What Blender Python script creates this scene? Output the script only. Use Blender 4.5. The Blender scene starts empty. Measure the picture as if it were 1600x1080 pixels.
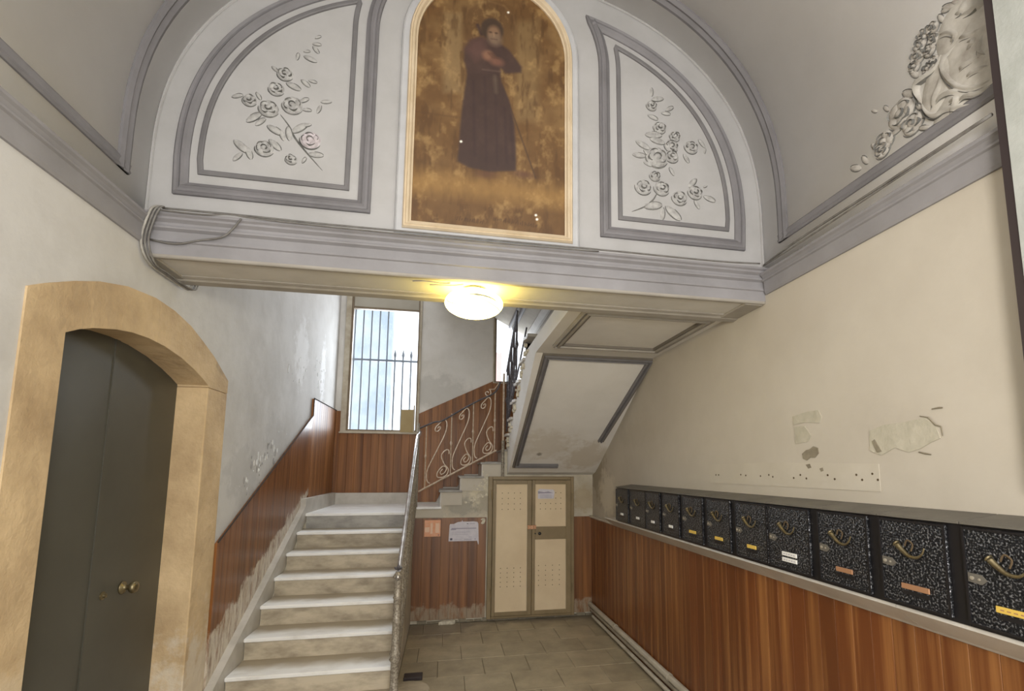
import bpy, bmesh, math, random
import numpy as np
from mathutils import Vector, Matrix
random.seed(7)
C = bpy.context.scene.collection
sc = bpy.context.scene
# ---------------------------------------------------------------- camera
RR = [[0.979669, -0.200583, 0.003827], [0.027966, 0.117651, -0.992661], [0.198661, 0.972587, 0.120869]]
cam = bpy.data.objects.new('camera', bpy.data.cameras.new('camera')); C.objects.link(cam)
cam.matrix_world = Matrix(((RR[0][0], -RR[1][0], -RR[2][0], 0), (RR[0][1], -RR[1][1], -RR[2][1], 0),
                           (RR[0][2], -RR[1][2], -RR[2][2], 2.0), (0, 0, 0, 1)))
cam.data.sensor_width = 36; cam.data.lens = 36*784.5/1600
cam.data.shift_x = -56.8/1600; cam.data.shift_y = 98.6/1600
cam.data.clip_start = 0.05
sc.camera = cam
# ---------------------------------------------------------------- world, lights, exposure
w = bpy.data.worlds.new('world'); sc.world = w; w.use_nodes = True
bgn = w.node_tree.nodes['Background']; bgn.inputs[0].default_value = (0.93, 0.965, 1.0, 1); bgn.inputs[1].default_value = 1.9
sc.view_settings.view_transform = 'Standard'; sc.view_settings.look = 'None'
sc.view_settings.gamma = 1; sc.view_settings.use_curve_mapping = False
sc.view_settings.exposure = 0.14
def area(name, loc, rot, sx, sy, power, col):
    l = bpy.data.lights.new(name, 'AREA'); l.shape = 'RECTANGLE'; l.size = sx; l.size_y = sy; l.energy = power; l.color = col
    o = bpy.data.objects.new(name, l); o.location = loc; o.rotation_euler = rot; C.objects.link(o); return o
PI = math.pi
area('entrance_daylight', (0.3, -2.3, 2.2), (math.radians(100), 0, 0), 3.0, 3.6, 38, (1.0, 0.965, 0.92))
hl = bpy.data.lights.new('vault_fill_light', 'POINT'); hl.energy = 245; hl.color = (1.0, .95, .88); hl.shadow_soft_size = .3  # unseen fill light added behind the camera to brighten the vault
ho = bpy.data.objects.new('vault_fill_light', hl); ho.location = (.25, -.75, 2.5); C.objects.link(ho)
area('stair_window_daylight', (-0.9, 8.15, 3.5), (math.radians(-90), 0, 0), 0.95, 1.9, 62, (0.90, 0.95, 1.0))
area('upper_window_daylight', (1.1, 8.15, 3.9), (math.radians(-90), 0, 0), 0.6, 0.95, 18, (0.92, 0.96, 1.0))
area('upper_stairwell_fill', (-0.2, 5.4, 6.1), (0, 0, 0), 2.2, 3.0, 75, (0.97, 0.98, 1.0))  # unseen fill light added under the closed stairwell ceiling
# ---------------------------------------------------------------- materials
def mat(name, c1, c2=None, scale=4, stretch=(1, 1, 1), lo=.35, hi=.65, rough=.7, metal=0, bump=0, bscale=30, rnd=0, spots=(), detail=6, emit=None, spec=.5, line=None):
    m = bpy.data.materials.new(name); m.use_nodes = True; nt = m.node_tree; N = nt.nodes; Lk = nt.links.new
    b = N['Principled BSDF']; b.inputs['Roughness'].default_value = rough; b.inputs['Metallic'].default_value = metal
    b.inputs['Specular IOR Level'].default_value = spec
    geo = N.new('ShaderNodeNewGeometry'); P = geo.outputs['Position']
    def mapped(s, st):
        mp = N.new('ShaderNodeMapping'); mp.inputs['Scale'].default_value = (s*st[0], s*st[1], s*st[2]); Lk(P, mp.inputs[0]); return mp.outputs[0]
    def noise(s, st=(1, 1, 1), d=detail, r=.6):
        n = N.new('ShaderNodeTexNoise'); n.inputs['Scale'].default_value = 1; n.inputs['Detail'].default_value = d; n.inputs['Roughness'].default_value = r
        Lk(mapped(s, st), n.inputs['Vector']); return n.outputs['Fac']
    def ramp(f, a, z):
        r = N.new('ShaderNodeMapRange'); r.inputs[1].default_value = a; r.inputs[2].default_value = z; Lk(f, r.inputs[0]); return r.outputs[0]
    def mix(f, a, c):
        x = N.new('ShaderNodeMix'); x.data_type = 'RGBA'; 
        if isinstance(f, float): x.inputs[0].default_value = f
        else: Lk(f, x.inputs[0])
        for i, v in ((6, a), (7, c)):
            if isinstance(v, tuple): x.inputs[i].default_value = (*v[:3], 1)
            else: Lk(v, x.inputs[i])
        return x.outputs[2]
    def math_(op, a, c):
        x = N.new('ShaderNodeMath'); x.operation = op
        for i, v in ((0, a), (1, c)):
            if isinstance(v, (int, float)): x.inputs[i].default_value = v
            else: Lk(v, x.inputs[i])
        return x.outputs[0]
    col = tuple(c1)
    if c2: col = mix(ramp(noise(scale, stretch), lo, hi), tuple(c1), tuple(c2))
    if rnd:
        oi = N.new('ShaderNodeObjectInfo'); hv = N.new('ShaderNodeHueSaturation')
        Lk(math_('ADD', math_('MULTIPLY', oi.outputs['Random'], rnd*2), 1-rnd), hv.inputs['Value'])
        if isinstance(col, tuple): hv.inputs['Color'].default_value = (*col, 1)
        else: Lk(col, hv.inputs['Color'])
        col = hv.outputs[0]
    for sp in spots:   # (centre, radii(x,y,z), colour, ragged scale, strength)
        ce, ra, cc, ns, stg = sp
        v1 = N.new('ShaderNodeVectorMath'); v1.operation = 'SUBTRACT'; Lk(P, v1.inputs[0]); v1.inputs[1].default_value = ce
        v2 = N.new('ShaderNodeVectorMath'); v2.operation = 'DIVIDE'; Lk(v1.outputs[0], v2.inputs[0]); v2.inputs[1].default_value = ra
        v3 = N.new('ShaderNodeVectorMath'); v3.operation = 'LENGTH'; Lk(v2.outputs[0], v3.inputs[0])
        f = math_('ADD', v3.outputs['Value'], math_('MULTIPLY', math_('SUBTRACT', noise(ns, (1, 1, 1), 5, .65), .5), 2.6))
        f = math_('MULTIPLY', ramp(f, 1.15, .65), stg)
        col = mix(f, col, cc)
    if line:   # wear line in the YZ plane: below z = a + s*(y-y0) the colour is cc
        a, s, y0, cc, amp, ns, st = line
        sx = N.new('ShaderNodeSeparateXYZ'); Lk(P, sx.inputs[0])
        zz = math_('SUBTRACT', sx.outputs[2], math_('MULTIPLY', sx.outputs[1], s))
        zz = math_('ADD', zz, math_('MULTIPLY', math_('SUBTRACT', noise(ns, st, 6, .7), .5), amp))
        f = ramp(zz, a - s*y0 + .02, a - s*y0 - .02)
        f = math_('MULTIPLY', f, ramp(noise(26, (1, 1, .25), 4, .7), .3, .55))
        col = mix(f, col, cc)
    if isinstance(col, tuple): b.inputs['Base Color'].default_value = (*col[:3], 1)
    else: Lk(col, b.inputs['Base Color'])
    if bump:
        bp = N.new('ShaderNodeBump'); bp.inputs['Strength'].default_value = bump; bp.inputs['Distance'].default_value = .02
        Lk(noise(bscale), bp.inputs['Height']); Lk(bp.outputs[0], b.inputs['Normal'])
    if emit:
        b.inputs['Emission Color'].default_value = (*emit[0], 1); b.inputs['Emission Strength'].default_value = emit[1]
    return m
W1 = (.60, .585, .56)
PATCH = (.34, .31, .25)
M = {}
M['wall_left'] = mat('plaster_left', (.56, .545, .525), (.44, .42, .395), 2.2, rough=.8, bump=.22, bscale=6, lo=.42, hi=.75, spots=[
    ((-1.59, 4.5, 1.95), (.3, .35, .22), (.36, .35, .34), 14, .35), ((-1.59, 5.2, 2.3), (.3, .3, .22), (.38, .37, .36), 16, .35),
    ((-1.59, 5.9, 3.3), (.3, .25, .35), (.78, .78, .78), 8, .6), ((-1.59, 6.9, 3.25), (.3, .12, .4), (.85, .85, .86), 14, .6),
    ((-1.59, 5.0, 2.9), (.3, .5, .3), (.42, .40, .37), 8, .25), ((-1.59, 1.9, 1.2), (.3, .3, .7), (.46, .41, .33), 4, .4)])
M['wall_right'] = mat('plaster_right', (.53, .485, .41), (.45, .405, .335), 1.3, rough=.8, bump=.15, bscale=5, lo=.35, hi=.75, spots=[
    ((2.084, 6.75, 2.0), (.2, .3, .42), (.30, .25, .17), 6, .7), ((2.084, 6.35, 1.7), (.2, .35, .28), (.74, .68, .56), 8, .5),
    ((2.084, 5.3, 2.4), (.2, .5, .15), (.42, .38, .30), 6, .3), ((2.084, 2.5, 3.0), (.2, .5, .2), (.50, .45, .38), 5, .4)])
M['wall_back'] = mat('plaster_back', (.72, .695, .655), (.60, .575, .53), 2.5, rough=.8, bump=.15, bscale=8, lo=.4, hi=.7, spots=[
    ((-.1, 7.75, 3.15), (.5, .3, .3), (.36, .35, .32), 5, .5), ((.35, 7.75, 3.5), (.4, .3, .2), (.66, .65, .62), 6, .4)])
M['wall_under'] = mat('plaster_under', (.62, .57, .46), (.46, .41, .32), 3.5, rough=.85, bump=.3, bscale=14, lo=.4, hi=.65, spots=[
    ((.25, 7.0, 1.52), (.28, .3, .16), (.30, .28, .24), 7, .7), ((.45, 7.0, 1.7), (.14, .3, .22), (.72, .66, .50), 12, .7),
    ((.55, 7.0, 1.55), (.12, .3, .18), (.36, .32, .25), 14, .6), ((1.95, 7.0, 1.6), (.2, .3, .2), (.38, .30, .19), 7, .7)])
M['vault'] = mat('vault_plaster', (.82, .81, .805), (.74, .73, .72), 1.6, rough=.85, bump=.08, bscale=8, lo=.35, hi=.75)
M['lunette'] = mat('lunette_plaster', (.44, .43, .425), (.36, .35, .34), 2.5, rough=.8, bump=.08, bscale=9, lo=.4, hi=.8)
M['cream'] = mat('cream_plaster', (.60, .575, .53), (.50, .475, .43), 3, rough=.8, bump=.08, bscale=9, lo=.4, hi=.8)
M['soffit'] = mat('soffit_plaster', (.74, .715, .67), (.66, .635, .585), 2.2, rough=.85, bump=.1, bscale=9, lo=.4, hi=.8, spots=[
    ((1.25, 6.3, 2.35), (.4, .35, .25), (.50, .43, .32), 6, .4), ((1.85, 6.5, 2.2), (.35, .4, .25), (.46, .38, .26), 6, .5), ((1.2, 6.45, 2.2), (.05, .05, .05), (.2, .17, .13), 6, .8)])
M['lilac'] = mat('lilac_moulding', (.212, .203, .212), (.162, .155, .160), 4, rough=.7, bump=.05, lo=.35, hi=.7)
M['lilac_dark'] = mat('dark_lilac_moulding', (.183, .175, .178), (.138, .132, .134), 4, rough=.7, lo=.35, hi=.7)
M['beamc'] = mat('beam_lilac', (.285, .275, .285), (.222, .213, .218), 3, rough=.7, bump=.05, lo=.35, hi=.7)
M['taupe'] = mat('taupe_moulding', (.36, .33, .285), (.28, .255, .22), 4, rough=.7, lo=.35, hi=.7)
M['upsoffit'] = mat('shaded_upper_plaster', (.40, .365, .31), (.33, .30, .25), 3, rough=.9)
M['swirl'] = mat('grey_glass_swirl', (.40, .38, .26), rough=.5)
M['flake'] = mat('white_paint_flake', (.78, .78, .77), (.60, .60, .59), 20, rough=.8)
M['hollow_grey'] = mat('grey_chip', (.40, .39, .375), (.30, .29, .28), 20, rough=.9)
M['dfil'] = mat('dark_shadow_line', (.17, .15, .125), rough=.8)  # dark colour draws the shadow and painted lines inside the soffit mouldings
M['sketch'] = mat('grey_brush_line', (.10, .098, .092), (.22, .215, .20), 20, rough=.9)
M['petal'] = mat('grisaille_petal', (.46, .45, .435), (.27, .26, .25), 28, rough=.9, lo=.4, hi=.72)
M['petal_pink'] = mat('pink_grey_petal', (.58, .52, .54), (.36, .32, .32), 28, rough=.9, lo=.4, hi=.72)
M['scroll'] = mat('cartouche_relief', (.50, .475, .43), (.28, .255, .22), 9, rough=.9, lo=.4, hi=.75)
M['gpetal'] = mat('garland_petal', (.42, .395, .36), (.24, .215, .185), 22, rough=.9, lo=.4, hi=.7)
M['wood'] = mat('mahogany_panel', (.125, .044, .012), (.32, .135, .042), 1, (17, 17, .55), rough=.42, spec=.35, rnd=.12, lo=.35, hi=.72)
M['wood_l'] = mat('mahogany_panel_left', (.115, .040, .011), (.30, .122, .038), 1, (17, 17, .55), rough=.3, rnd=.12, lo=.35, hi=.75, spec=.4,
    line=(.78, .40, 3.92, (.58, .51, .41), .35, 5, (1, 1, 1)))
M['wood_r'] = mat('mahogany_panel_right', (.155, .048, .013), (.42, .19, .06), 1, (15, 15, .4), rough=.36, rnd=.13, lo=.46, hi=.80)
M['wood_b'] = mat('mahogany_panel_scuffed', (.125, .044, .011), (.32, .135, .040), 1, (15, 15, .5), rough=.4, rnd=.15, lo=.35, hi=.72,
    line=(.20, 0, 0, (.33, .25, .17), .35, 6, (1, 1, 1)))
M['dark'] = mat('dark_gap', (.03, .022, .016), rough=.9)
M['marble'] = mat('veined_marble_tread', (.80, .79, .765), (.55, .52, .47), 3.2, (1, 2.2, 1.5), rough=.35, lo=.5, hi=.8, rnd=.05)
M['riser'] = mat('yellowed_marble_riser', (.50, .43, .32), (.27, .225, .16), 4.5, (1, 1.6, 2.4), rough=.45, lo=.38, hi=.68, rnd=.08)
M['riser_grey'] = mat('grey_marble_riser', (.40, .38, .345), (.24, .23, .21), 5, (1, 1.6, 1.8), rough=.4, lo=.38, hi=.66)
M['skirt'] = mat('marble_skirting', (.54, .505, .45), (.38, .35, .30), 4, rough=.4, lo=.4, hi=.7, rnd=.06)
M['greystone'] = mat('grey_slate_tread', (.34, .325, .29), (.24, .225, .2), 8, rough=.5)
M['ledge'] = mat('ledge_marble', (.56, .53, .48), (.46, .43, .38), 3, rough=.35, rnd=.05)
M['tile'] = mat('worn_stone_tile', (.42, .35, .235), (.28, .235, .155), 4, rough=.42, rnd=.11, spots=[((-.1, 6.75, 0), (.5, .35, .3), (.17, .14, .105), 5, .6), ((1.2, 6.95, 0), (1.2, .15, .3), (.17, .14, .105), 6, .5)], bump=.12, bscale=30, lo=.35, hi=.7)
M['grout'] = mat('floor_grout', (.24, .205, .15), (.19, .16, .115), 9, rough=.9)
M['stone'] = mat('ochre_sandstone', (.60, .445, .26), (.38, .265, .145), 3.0, rough=.85, bump=.6, bscale=11, lo=.35, hi=.72, rnd=.05, spots=[
    ((-1.56, 2.3, .9), (.2, .25, .35), (.62, .52, .38), 7, .5), ((-1.6, 3.95, .5), (.3, .3, .5), (.66, .60, .50), 8, .6), ((-1.56, 3.95, 2.75), (.2, .1, .1), (.30, .23, .14), 12, .7)])
M['door'] = mat('dark_olive_door_paint', (.080, .076, .060), (.062, .058, .044), 1.5, rough=.45, bump=.05, bscale=3)
M['iron'] = mat('worn_painted_iron', (.38, .345, .28), (.16, .13, .10), 80, rough=.5, metal=.3, lo=.38, hi=.62)
M['ironpale'] = mat('pale_painted_iron', (.66, .54, .42), (.40, .31, .22), 30, rough=.5, metal=.2)
M['irondark'] = mat('dark_iron', (.055, .05, .055), (.12, .11, .12), 30, rough=.5, metal=.3)
M['rail'] = mat('polished_handrail', (.62, .61, .62), (.34, .31, .28), 12, rough=.25, metal=.7)
M['bars'] = mat('window_grille_iron', (.13, .15, .18), rough=.6)
M['brass'] = mat('aged_brass', (.27, .225, .13), (.16, .125, .07), 30, rough=.42, metal=.85)
M['copper'] = mat('coppery_name_plate', (.50, .27, .15), rough=.35, metal=.4)
M['goldplate'] = mat('yellow_name_plate', (.80, .56, .12), rough=.35, metal=.2)
M['whiteplate'] = mat('white_name_plate', (.80, .80, .78), rough=.5)
M['boxblack'] = mat('black_box_enamel', (.012, .011, .012), rough=.35)
M['boxtop'] = mat('dusty_box_top', (.15, .138, .115), (.11, .10, .085), 6, rough=.6)
M['cabframe'] = mat('olive_brown_cabinet_paint', (.27, .20, .105), (.21, .155, .075), 4, rough=.5, rnd=.06)
M['cabpanel'] = mat('cream_cabinet_panel', (.74, .60, .40), (.68, .54, .35), 3, rough=.6)
M['hole'] = mat('vent_hole', (.09, .06, .03), rough=.9)
M['paper'] = mat('white_notice_paper', (.70, .67, .72), (.60, .58, .64), 14, rough=.8)
M['paper_o'] = mat('orange_notice_paper', (.78, .36, .20), (.80, .45, .30), 30, rough=.8)
M['ink'] = mat('printed_ink', (.12, .11, .15), rough=.8)
M['inkgrey'] = mat('grey_print', (.36, .34, .42), rough=.8)
M['peach'] = mat('pale_peach_print', (.86, .60, .44), rough=.8)
M['framew'] = mat('painting_frame_wood', (.66, .54, .38), (.56, .44, .29), 5, rough=.5)
M['framegrey'] = mat('grey_frame_border', (.50, .50, .51), (.44, .44, .45), 5, rough=.6)
M['winframe'] = mat('aged_cream_window_frame', (.48, .43, .34), (.34, .285, .2), 6, rough=.5)
M['winframe_dark'] = mat('brown_window_frame', (.20, .15, .09), (.14, .10, .06), 6, rough=.5)
M['blind'] = mat('beige_shutter_box', (.36, .33, .27), (.32, .29, .23), 3, rough=.6)
M['card'] = mat('cardboard', (.40, .31, .16), (.36, .27, .13), 4, rough=.8)
M['pipe'] = mat('pale_conduit', (.52, .48, .40), (.40, .36, .29), 4, rough=.4)
M['pipe_metal'] = mat('grey_pipe', (.42, .38, .31), (.30, .26, .2), 5, rough=.35, metal=.3)
M['cable'] = mat('grey_cable', (.12, .11, .10), (.2, .19, .175), 14, rough=.6)
M['cable_pale'] = mat('pale_cable', (.40, .38, .34), (.25, .23, .2), 14, rough=.6)
M['blackedge'] = mat('dark_metal_edge', (.035, .025, .026), rough=.5)
M['pier'] = mat('white_pier_plaster', (.44, .455, .43), (.35, .365, .34), 6, rough=.85, bump=.35, bscale=10)
M['repair'] = mat('bare_plaster_patch', (.50, .465, .375), (.42, .39, .305), 12, rough=.85, bump=.3, bscale=22)
M['hollow'] = mat('chipped_plaster', (.27, .235, .17), (.20, .17, .12), 20, rough=.9)
M['oldpaint'] = mat('pale_strip_plaster', (.555, .51, .43), (.50, .455, .375), 3, rough=.8)
M['rubble'] = mat('broken_plaster', (.76, .71, .58), (.48, .43, .33), 24, rough=.9, bump=.5, bscale=60)
M['facade'] = mat('outside_wall', (.42, .50, .60), (.58, .65, .74), 2, rough=.9)
M['facade_pink'] = mat('pink_outside_wall', (.85, .60, .56), rough=.9)
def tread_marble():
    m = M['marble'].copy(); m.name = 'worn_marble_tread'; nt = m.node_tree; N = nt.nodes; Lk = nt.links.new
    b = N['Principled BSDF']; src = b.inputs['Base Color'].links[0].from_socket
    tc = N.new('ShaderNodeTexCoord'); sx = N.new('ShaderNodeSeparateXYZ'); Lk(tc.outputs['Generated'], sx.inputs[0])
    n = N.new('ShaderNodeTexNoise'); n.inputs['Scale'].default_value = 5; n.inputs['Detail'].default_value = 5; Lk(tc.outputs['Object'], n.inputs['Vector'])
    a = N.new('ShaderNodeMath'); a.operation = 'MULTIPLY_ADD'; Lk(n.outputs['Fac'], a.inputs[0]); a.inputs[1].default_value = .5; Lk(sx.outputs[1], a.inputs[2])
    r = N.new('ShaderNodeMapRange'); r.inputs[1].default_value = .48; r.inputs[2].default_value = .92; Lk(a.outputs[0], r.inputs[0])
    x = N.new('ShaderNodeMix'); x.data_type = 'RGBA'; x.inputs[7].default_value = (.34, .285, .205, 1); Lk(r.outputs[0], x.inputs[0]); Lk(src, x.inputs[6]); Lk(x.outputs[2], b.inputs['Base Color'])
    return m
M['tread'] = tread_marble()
# hammered mailbox door: bumpy black metal, glints put into the colour as pale speckles
def hammered():
    m = bpy.data.materials.new('hammered_black_metal'); m.use_nodes = True; nt = m.node_tree; N = nt.nodes; Lk = nt.links.new
    b = N['Principled BSDF']; b.inputs['Roughness'].default_value = .3; b.inputs['Metallic'].default_value = .4
    tc = N.new('ShaderNodeTexCoord'); v = N.new('ShaderNodeTexVoronoi'); v.inputs['Scale'].default_value = 95; Lk(tc.outputs['Object'], v.inputs['Vector'])
    n = N.new('ShaderNodeTexNoise'); n.inputs['Scale'].default_value = 120; n.inputs['Detail'].default_value = 3; Lk(tc.outputs['Object'], n.inputs['Vector'])
    r = N.new('ShaderNodeMapRange'); r.inputs[1].default_value = .52; r.inputs[2].default_value = .70; Lk(n.outputs['Fac'], r.inputs[0])
    x = N.new('ShaderNodeMix'); x.data_type = 'RGBA'; x.inputs[6].default_value = (.012, .013, .016, 1); x.inputs[7].default_value = (.30, .305, .32, 1)
    Lk(r.outputs[0], x.inputs[0]); Lk(x.outputs[2], b.inputs['Base Color'])
    bp = N.new('ShaderNodeBump'); bp.inputs['Strength'].default_value = .8; bp.inputs['Distance'].default_value = .004; Lk(v.outputs['Distance'], bp.inputs['Height']); Lk(bp.outputs[0], b.inputs['Normal'])
    return m
M['hammered'] = hammered()
def glass():
    m = bpy.data.materials.new('window_glass'); m.use_nodes = True; nt = m.node_tree; N = nt.nodes; Lk = nt.links.new
    for n in list(N):
        if n.type == 'BSDF_PRINCIPLED': N.remove(n)
    t = N.new('ShaderNodeBsdfTransparent'); t.inputs[0].default_value = (.97, .985, 1, 1); g = N.new('ShaderNodeBsdfGlossy'); g.inputs['Roughness'].default_value = .05
    x = N.new('ShaderNodeMixShader'); x.inputs[0].default_value = .04; Lk(t.outputs[0], x.inputs[1]); Lk(g.outputs[0], x.inputs[2])
    Lk(x.outputs[0], N['Material Output'].inputs[0]); return m
M['glass'] = glass()
# ---------------------------------------------------------------- helpers
class B:
    def __init__(s): s.v = []; s.f = []; s.smooth = False
    def box(s, x0, x1, y0, y1, z0, z1):
        i = len(s.v)
        s.v += [(x, y, z) for x in (x0, x1) for y in (y0, y1) for z in (z0, z1)]
        s.f += [[i+a for a in q] for q in ((0, 1, 3, 2), (4, 6, 7, 5), (0, 4, 5, 1), (2, 3, 7, 6), (0, 2, 6, 4), (1, 5, 7, 3))]
        return s
    def prism(s, poly, ax, a, b):   # poly in the two other axes, in order (Y,Z)/(X,Z)/(X,Y)
        i = len(s.v); n = len(poly)
        for t in (a, b):
            for p in poly:
                s.v.append({'X': (t, p[0], p[1]), 'Y': (p[0], t, p[1]), 'Z': (p[0], p[1], t)}[ax])
        s.f.append(list(range(i, i+n))[::-1]); s.f.append(list(range(i+n, i+2*n)))
        for k in range(n): s.f.append([i+k, i+(k+1) % n, i+n+(k+1) % n, i+n+k])
        return s
    def tube(s, pts, r, seg=6, closed=False, cap=True):
        pts = [Vector(p) for p in pts]; n = len(pts); i = len(s.v); up = None
        for k, p in enumerate(pts):
            d = (pts[(k+1) % n if closed else min(k+1, n-1)] - pts[k-1 if closed else max(k-1, 0)])
            if d.length < 1e-9: d = Vector((0, 0, 1))
            d.normalize()
            if up is None:
                up = Vector((0, 0, 1)) if abs(d.z) < .9 else Vector((1, 0, 0))
            a = d.cross(up)
            if a.length < 1e-6: a = d.cross(Vector((0, 1, .1)))
            a.normalize(); up = a.cross(d).normalized()
            rr = r[k] if isinstance(r, (list, tuple)) else r
            for j in range(seg):
                t = 2*PI*j/seg; s.v.append(tuple(p + a*math.cos(t)*rr + up*math.sin(t)*rr))
        for k in range(n if closed else n-1):
            for j in range(seg):
                k2 = (k+1) % n
                s.f.append([i+k*seg+j, i+k*seg+(j+1) % seg, i+k2*seg+(j+1) % seg, i+k2*seg+j])
        if cap and not closed:
            s.f.append([i+j for j in range(seg)][::-1]); s.f.append([i+(n-1)*seg+j for j in range(seg)])
        return s
    def lathe(s, prof, c, ax=(0, 0, 1), seg=24):   # prof [(r,h)]
        ax = Vector(ax).normalized(); a = ax.cross(Vector((0, 0, 1)) if abs(ax.z) < .9 else Vector((1, 0, 0))).normalized(); b = ax.cross(a); c = Vector(c); i = len(s.v)
        for r, h in prof:
            for j in range(seg):
                t = 2*PI*j/seg; s.v.append(tuple(c + ax*h + a*math.cos(t)*r + b*math.sin(t)*r))
        for k in range(len(prof)-1):
            for j in range(seg): s.f.append([i+k*seg+j, i+k*seg+(j+1) % seg, i+(k+1)*seg+(j+1) % seg, i+(k+1)*seg+j])
        s.f.append([i+j for j in range(seg)][::-1]); s.f.append([i+(len(prof)-1)*seg+j for j in range(seg)])
        return s
    def sweep(s, path, frame, prof, closed=True):
        """path: 2D pts in frame; prof: [(offset to the left of travel, height)], mitred."""
        O, U, V, Nn = [Vector(q) for q in frame]; n = len(path); i = len(s.v); m = len(prof)
        P = [Vector(p) for p in path]
        for k in range(n):
            if closed or 0 < k < n-1:
                d0 = (P[k]-P[k-1]).normalized(); d1 = (P[(k+1) % n]-P[k]).normalized()
            elif k == 0: d0 = d1 = (P[1]-P[0]).normalized()
            else: d0 = d1 = (P[k]-P[k-1]).normalized()
            n0 = Vector((-d0.y, d0.x)); n1 = Vector((-d1.y, d1.x)); mm = (n0+n1); 
            if mm.length < 1e-6: mm = n0
            mm.normalize(); mm = mm / max(.3, mm.dot(n0))
            for o, h in prof:
                q = P[k] + mm*o; s.v.append(tuple(O + U*q.x + V*q.y + Nn*h))
        for k in range(n if closed else n-1):
            k2 = (k+1) % n
            for j in range(m-1): s.f.append([i+k*m+j, i+k*m+j+1, i+k2*m+j+1, i+k2*m+j])
        if not closed:
            s.f.append([i+j for j in range(m)]); s.f.append([i+(n-1)*m+j for j in range(m)][::-1])
        return s
def obj(name, b, m, parent=None, smooth=False, bevel=0, **props):
    base = Vector((0, 0, 0))
    p = parent
    while p is not None: base += p.location; p = p.parent
    me = bpy.data.meshes.new(name); me.from_pydata([tuple(Vector(v)-base) for v in b.v], [], b.f)
    bm = bmesh.new(); bm.from_mesh(me); bmesh.ops.recalc_face_normals(bm, faces=bm.faces)
    if bevel: bmesh.ops.bevel(bm, geom=bm.edges[:]+bm.verts[:], offset=bevel, segments=1, affect='EDGES', clamp_overlap=True)
    bm.to_mesh(me); bm.free()
    if smooth:
        for q in me.polygons: q.use_smooth = True
    me.materials.append(M[m] if isinstance(m, str) else m)
    o = bpy.data.objects.new(name, me); C.objects.link(o)
    if parent is not None: o.parent = parent
    for k, v in props.items(): o[k] = v
    return o
def thing(name, label, cat, loc=(0, 0, 0), group=None):
    o = bpy.data.objects.new(name, None); o.empty_display_size = .1; C.objects.link(o); o.location = loc
    o['label'] = label; o['category'] = cat
    if group: o['group'] = group
    return o
def struct(name, b, m, label, cat, parent=None, **k):
    o = obj(name, b, m, parent, **k); o['kind'] = 'structure'; o['label'] = label; o['category'] = cat; return o
def bez(pts, n=8):   # Catmull-Rom through points (2D or 3D tuples)
    P = [Vector(p) for p in pts]; out = []
    for i in range(len(P)-1):
        a = P[max(i-1, 0)]; b = P[i]; c = P[i+1]; d = P[min(i+2, len(P)-1)]
        for k in range(n):
            t = k/n; out.append(.5*((2*b) + (c-a)*t + (2*a-5*b+4*c-d)*t*t + (3*b-a-3*c+d)*t**3))
    out.append(P[-1]); return out
XL, XR, YB, YW, YL = -1.59, 2.084, 7.016, 7.75, 2.97
# ================================================================ SETTING
S = lambda *a, **k: struct(*a, **k)
# --- floor
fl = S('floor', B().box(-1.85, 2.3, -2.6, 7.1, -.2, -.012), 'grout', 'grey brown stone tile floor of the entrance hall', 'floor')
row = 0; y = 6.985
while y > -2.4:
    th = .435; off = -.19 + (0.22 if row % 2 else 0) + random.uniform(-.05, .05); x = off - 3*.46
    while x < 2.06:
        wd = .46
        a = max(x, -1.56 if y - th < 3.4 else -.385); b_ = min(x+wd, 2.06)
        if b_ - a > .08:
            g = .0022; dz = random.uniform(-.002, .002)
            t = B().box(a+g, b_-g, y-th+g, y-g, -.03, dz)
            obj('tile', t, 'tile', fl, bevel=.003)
        x += wd
    y -= th; row += 1
# --- side walls
arch_out = [(2.21, 2.69), (2.30, 2.735), (2.45, 2.80), (2.60, 2.855), (2.80, 2.905), (3.05, 2.93), (3.25, 2.92), (3.45, 2.885), (3.62, 2.83), (3.80, 2.765), (3.93, 2.70), (4.05, 2.64)]
ins = [(3.13+(p[0]-3.13)*.985, p[1]-.012) for p in arch_out]
S('wall_left', B().prism([(-2.6, 0), (ins[0][0], 0)] + ins + [(ins[-1][0], 0), (7.9, 0), (7.9, 6.2), (2.98, 6.2), (2.98, 3.34), (-2.6, 3.34)], 'X', XL-.26, XL),
  'wall_left', 'white plaster left wall with grey scuffs around the arched stone door', 'wall')
S('wall_right', B().prism([(-2.6, 0), (7.9, 0), (7.9, 6.2), (2.98, 6.2), (2.98, 3.34), (-2.6, 3.34)], 'X', XR, XR+.26),
  'wall_right', 'cream plaster right wall with repair patches above the mailboxes', 'wall')
# --- stairwell back wall with two window openings
bw = B()
bw.box(-1.86, -1.50, YW, YW+.23, 0, 6.2).box(-1.50, -.41, YW, YW+.23, 0, 2.53).box(-1.50, -.41, YW, YW+.23, 4.80, 6.2).box(-.41, .70, YW, YW+.23, 0, 6.2)
bw.box(.70, 1.62, YW, YW+.23, 0, 3.34).box(.70, 1.62, YW, YW+.23, 4.48, 6.2).box(1.62, 2.35, YW, YW+.23, 0, 6.2)
S('wall_back', bw, 'wall_back', 'grey stained plaster stairwell wall behind the landing with two windows', 'wall')
ST2 = [(-.04, 1.72), (.22, 1.91), (.51, 2.10), (.80, 2.28)]
poly = [(-.40, 0), (XR, 0), (XR, 2.26), (.80, 2.26), (.80, 2.075), (.51, 2.075), (.51, 1.885), (.22, 1.885), (.22, 1.695), (-.04, 1.695), (-.04, 1.47), (-.40, 1.47)]
S('wall_stair', B().prism(poly, 'Y', YB, YW), 'wall_under', 'damaged plaster wall under the second stair flight holding the utility cabinet', 'wall')
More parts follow.
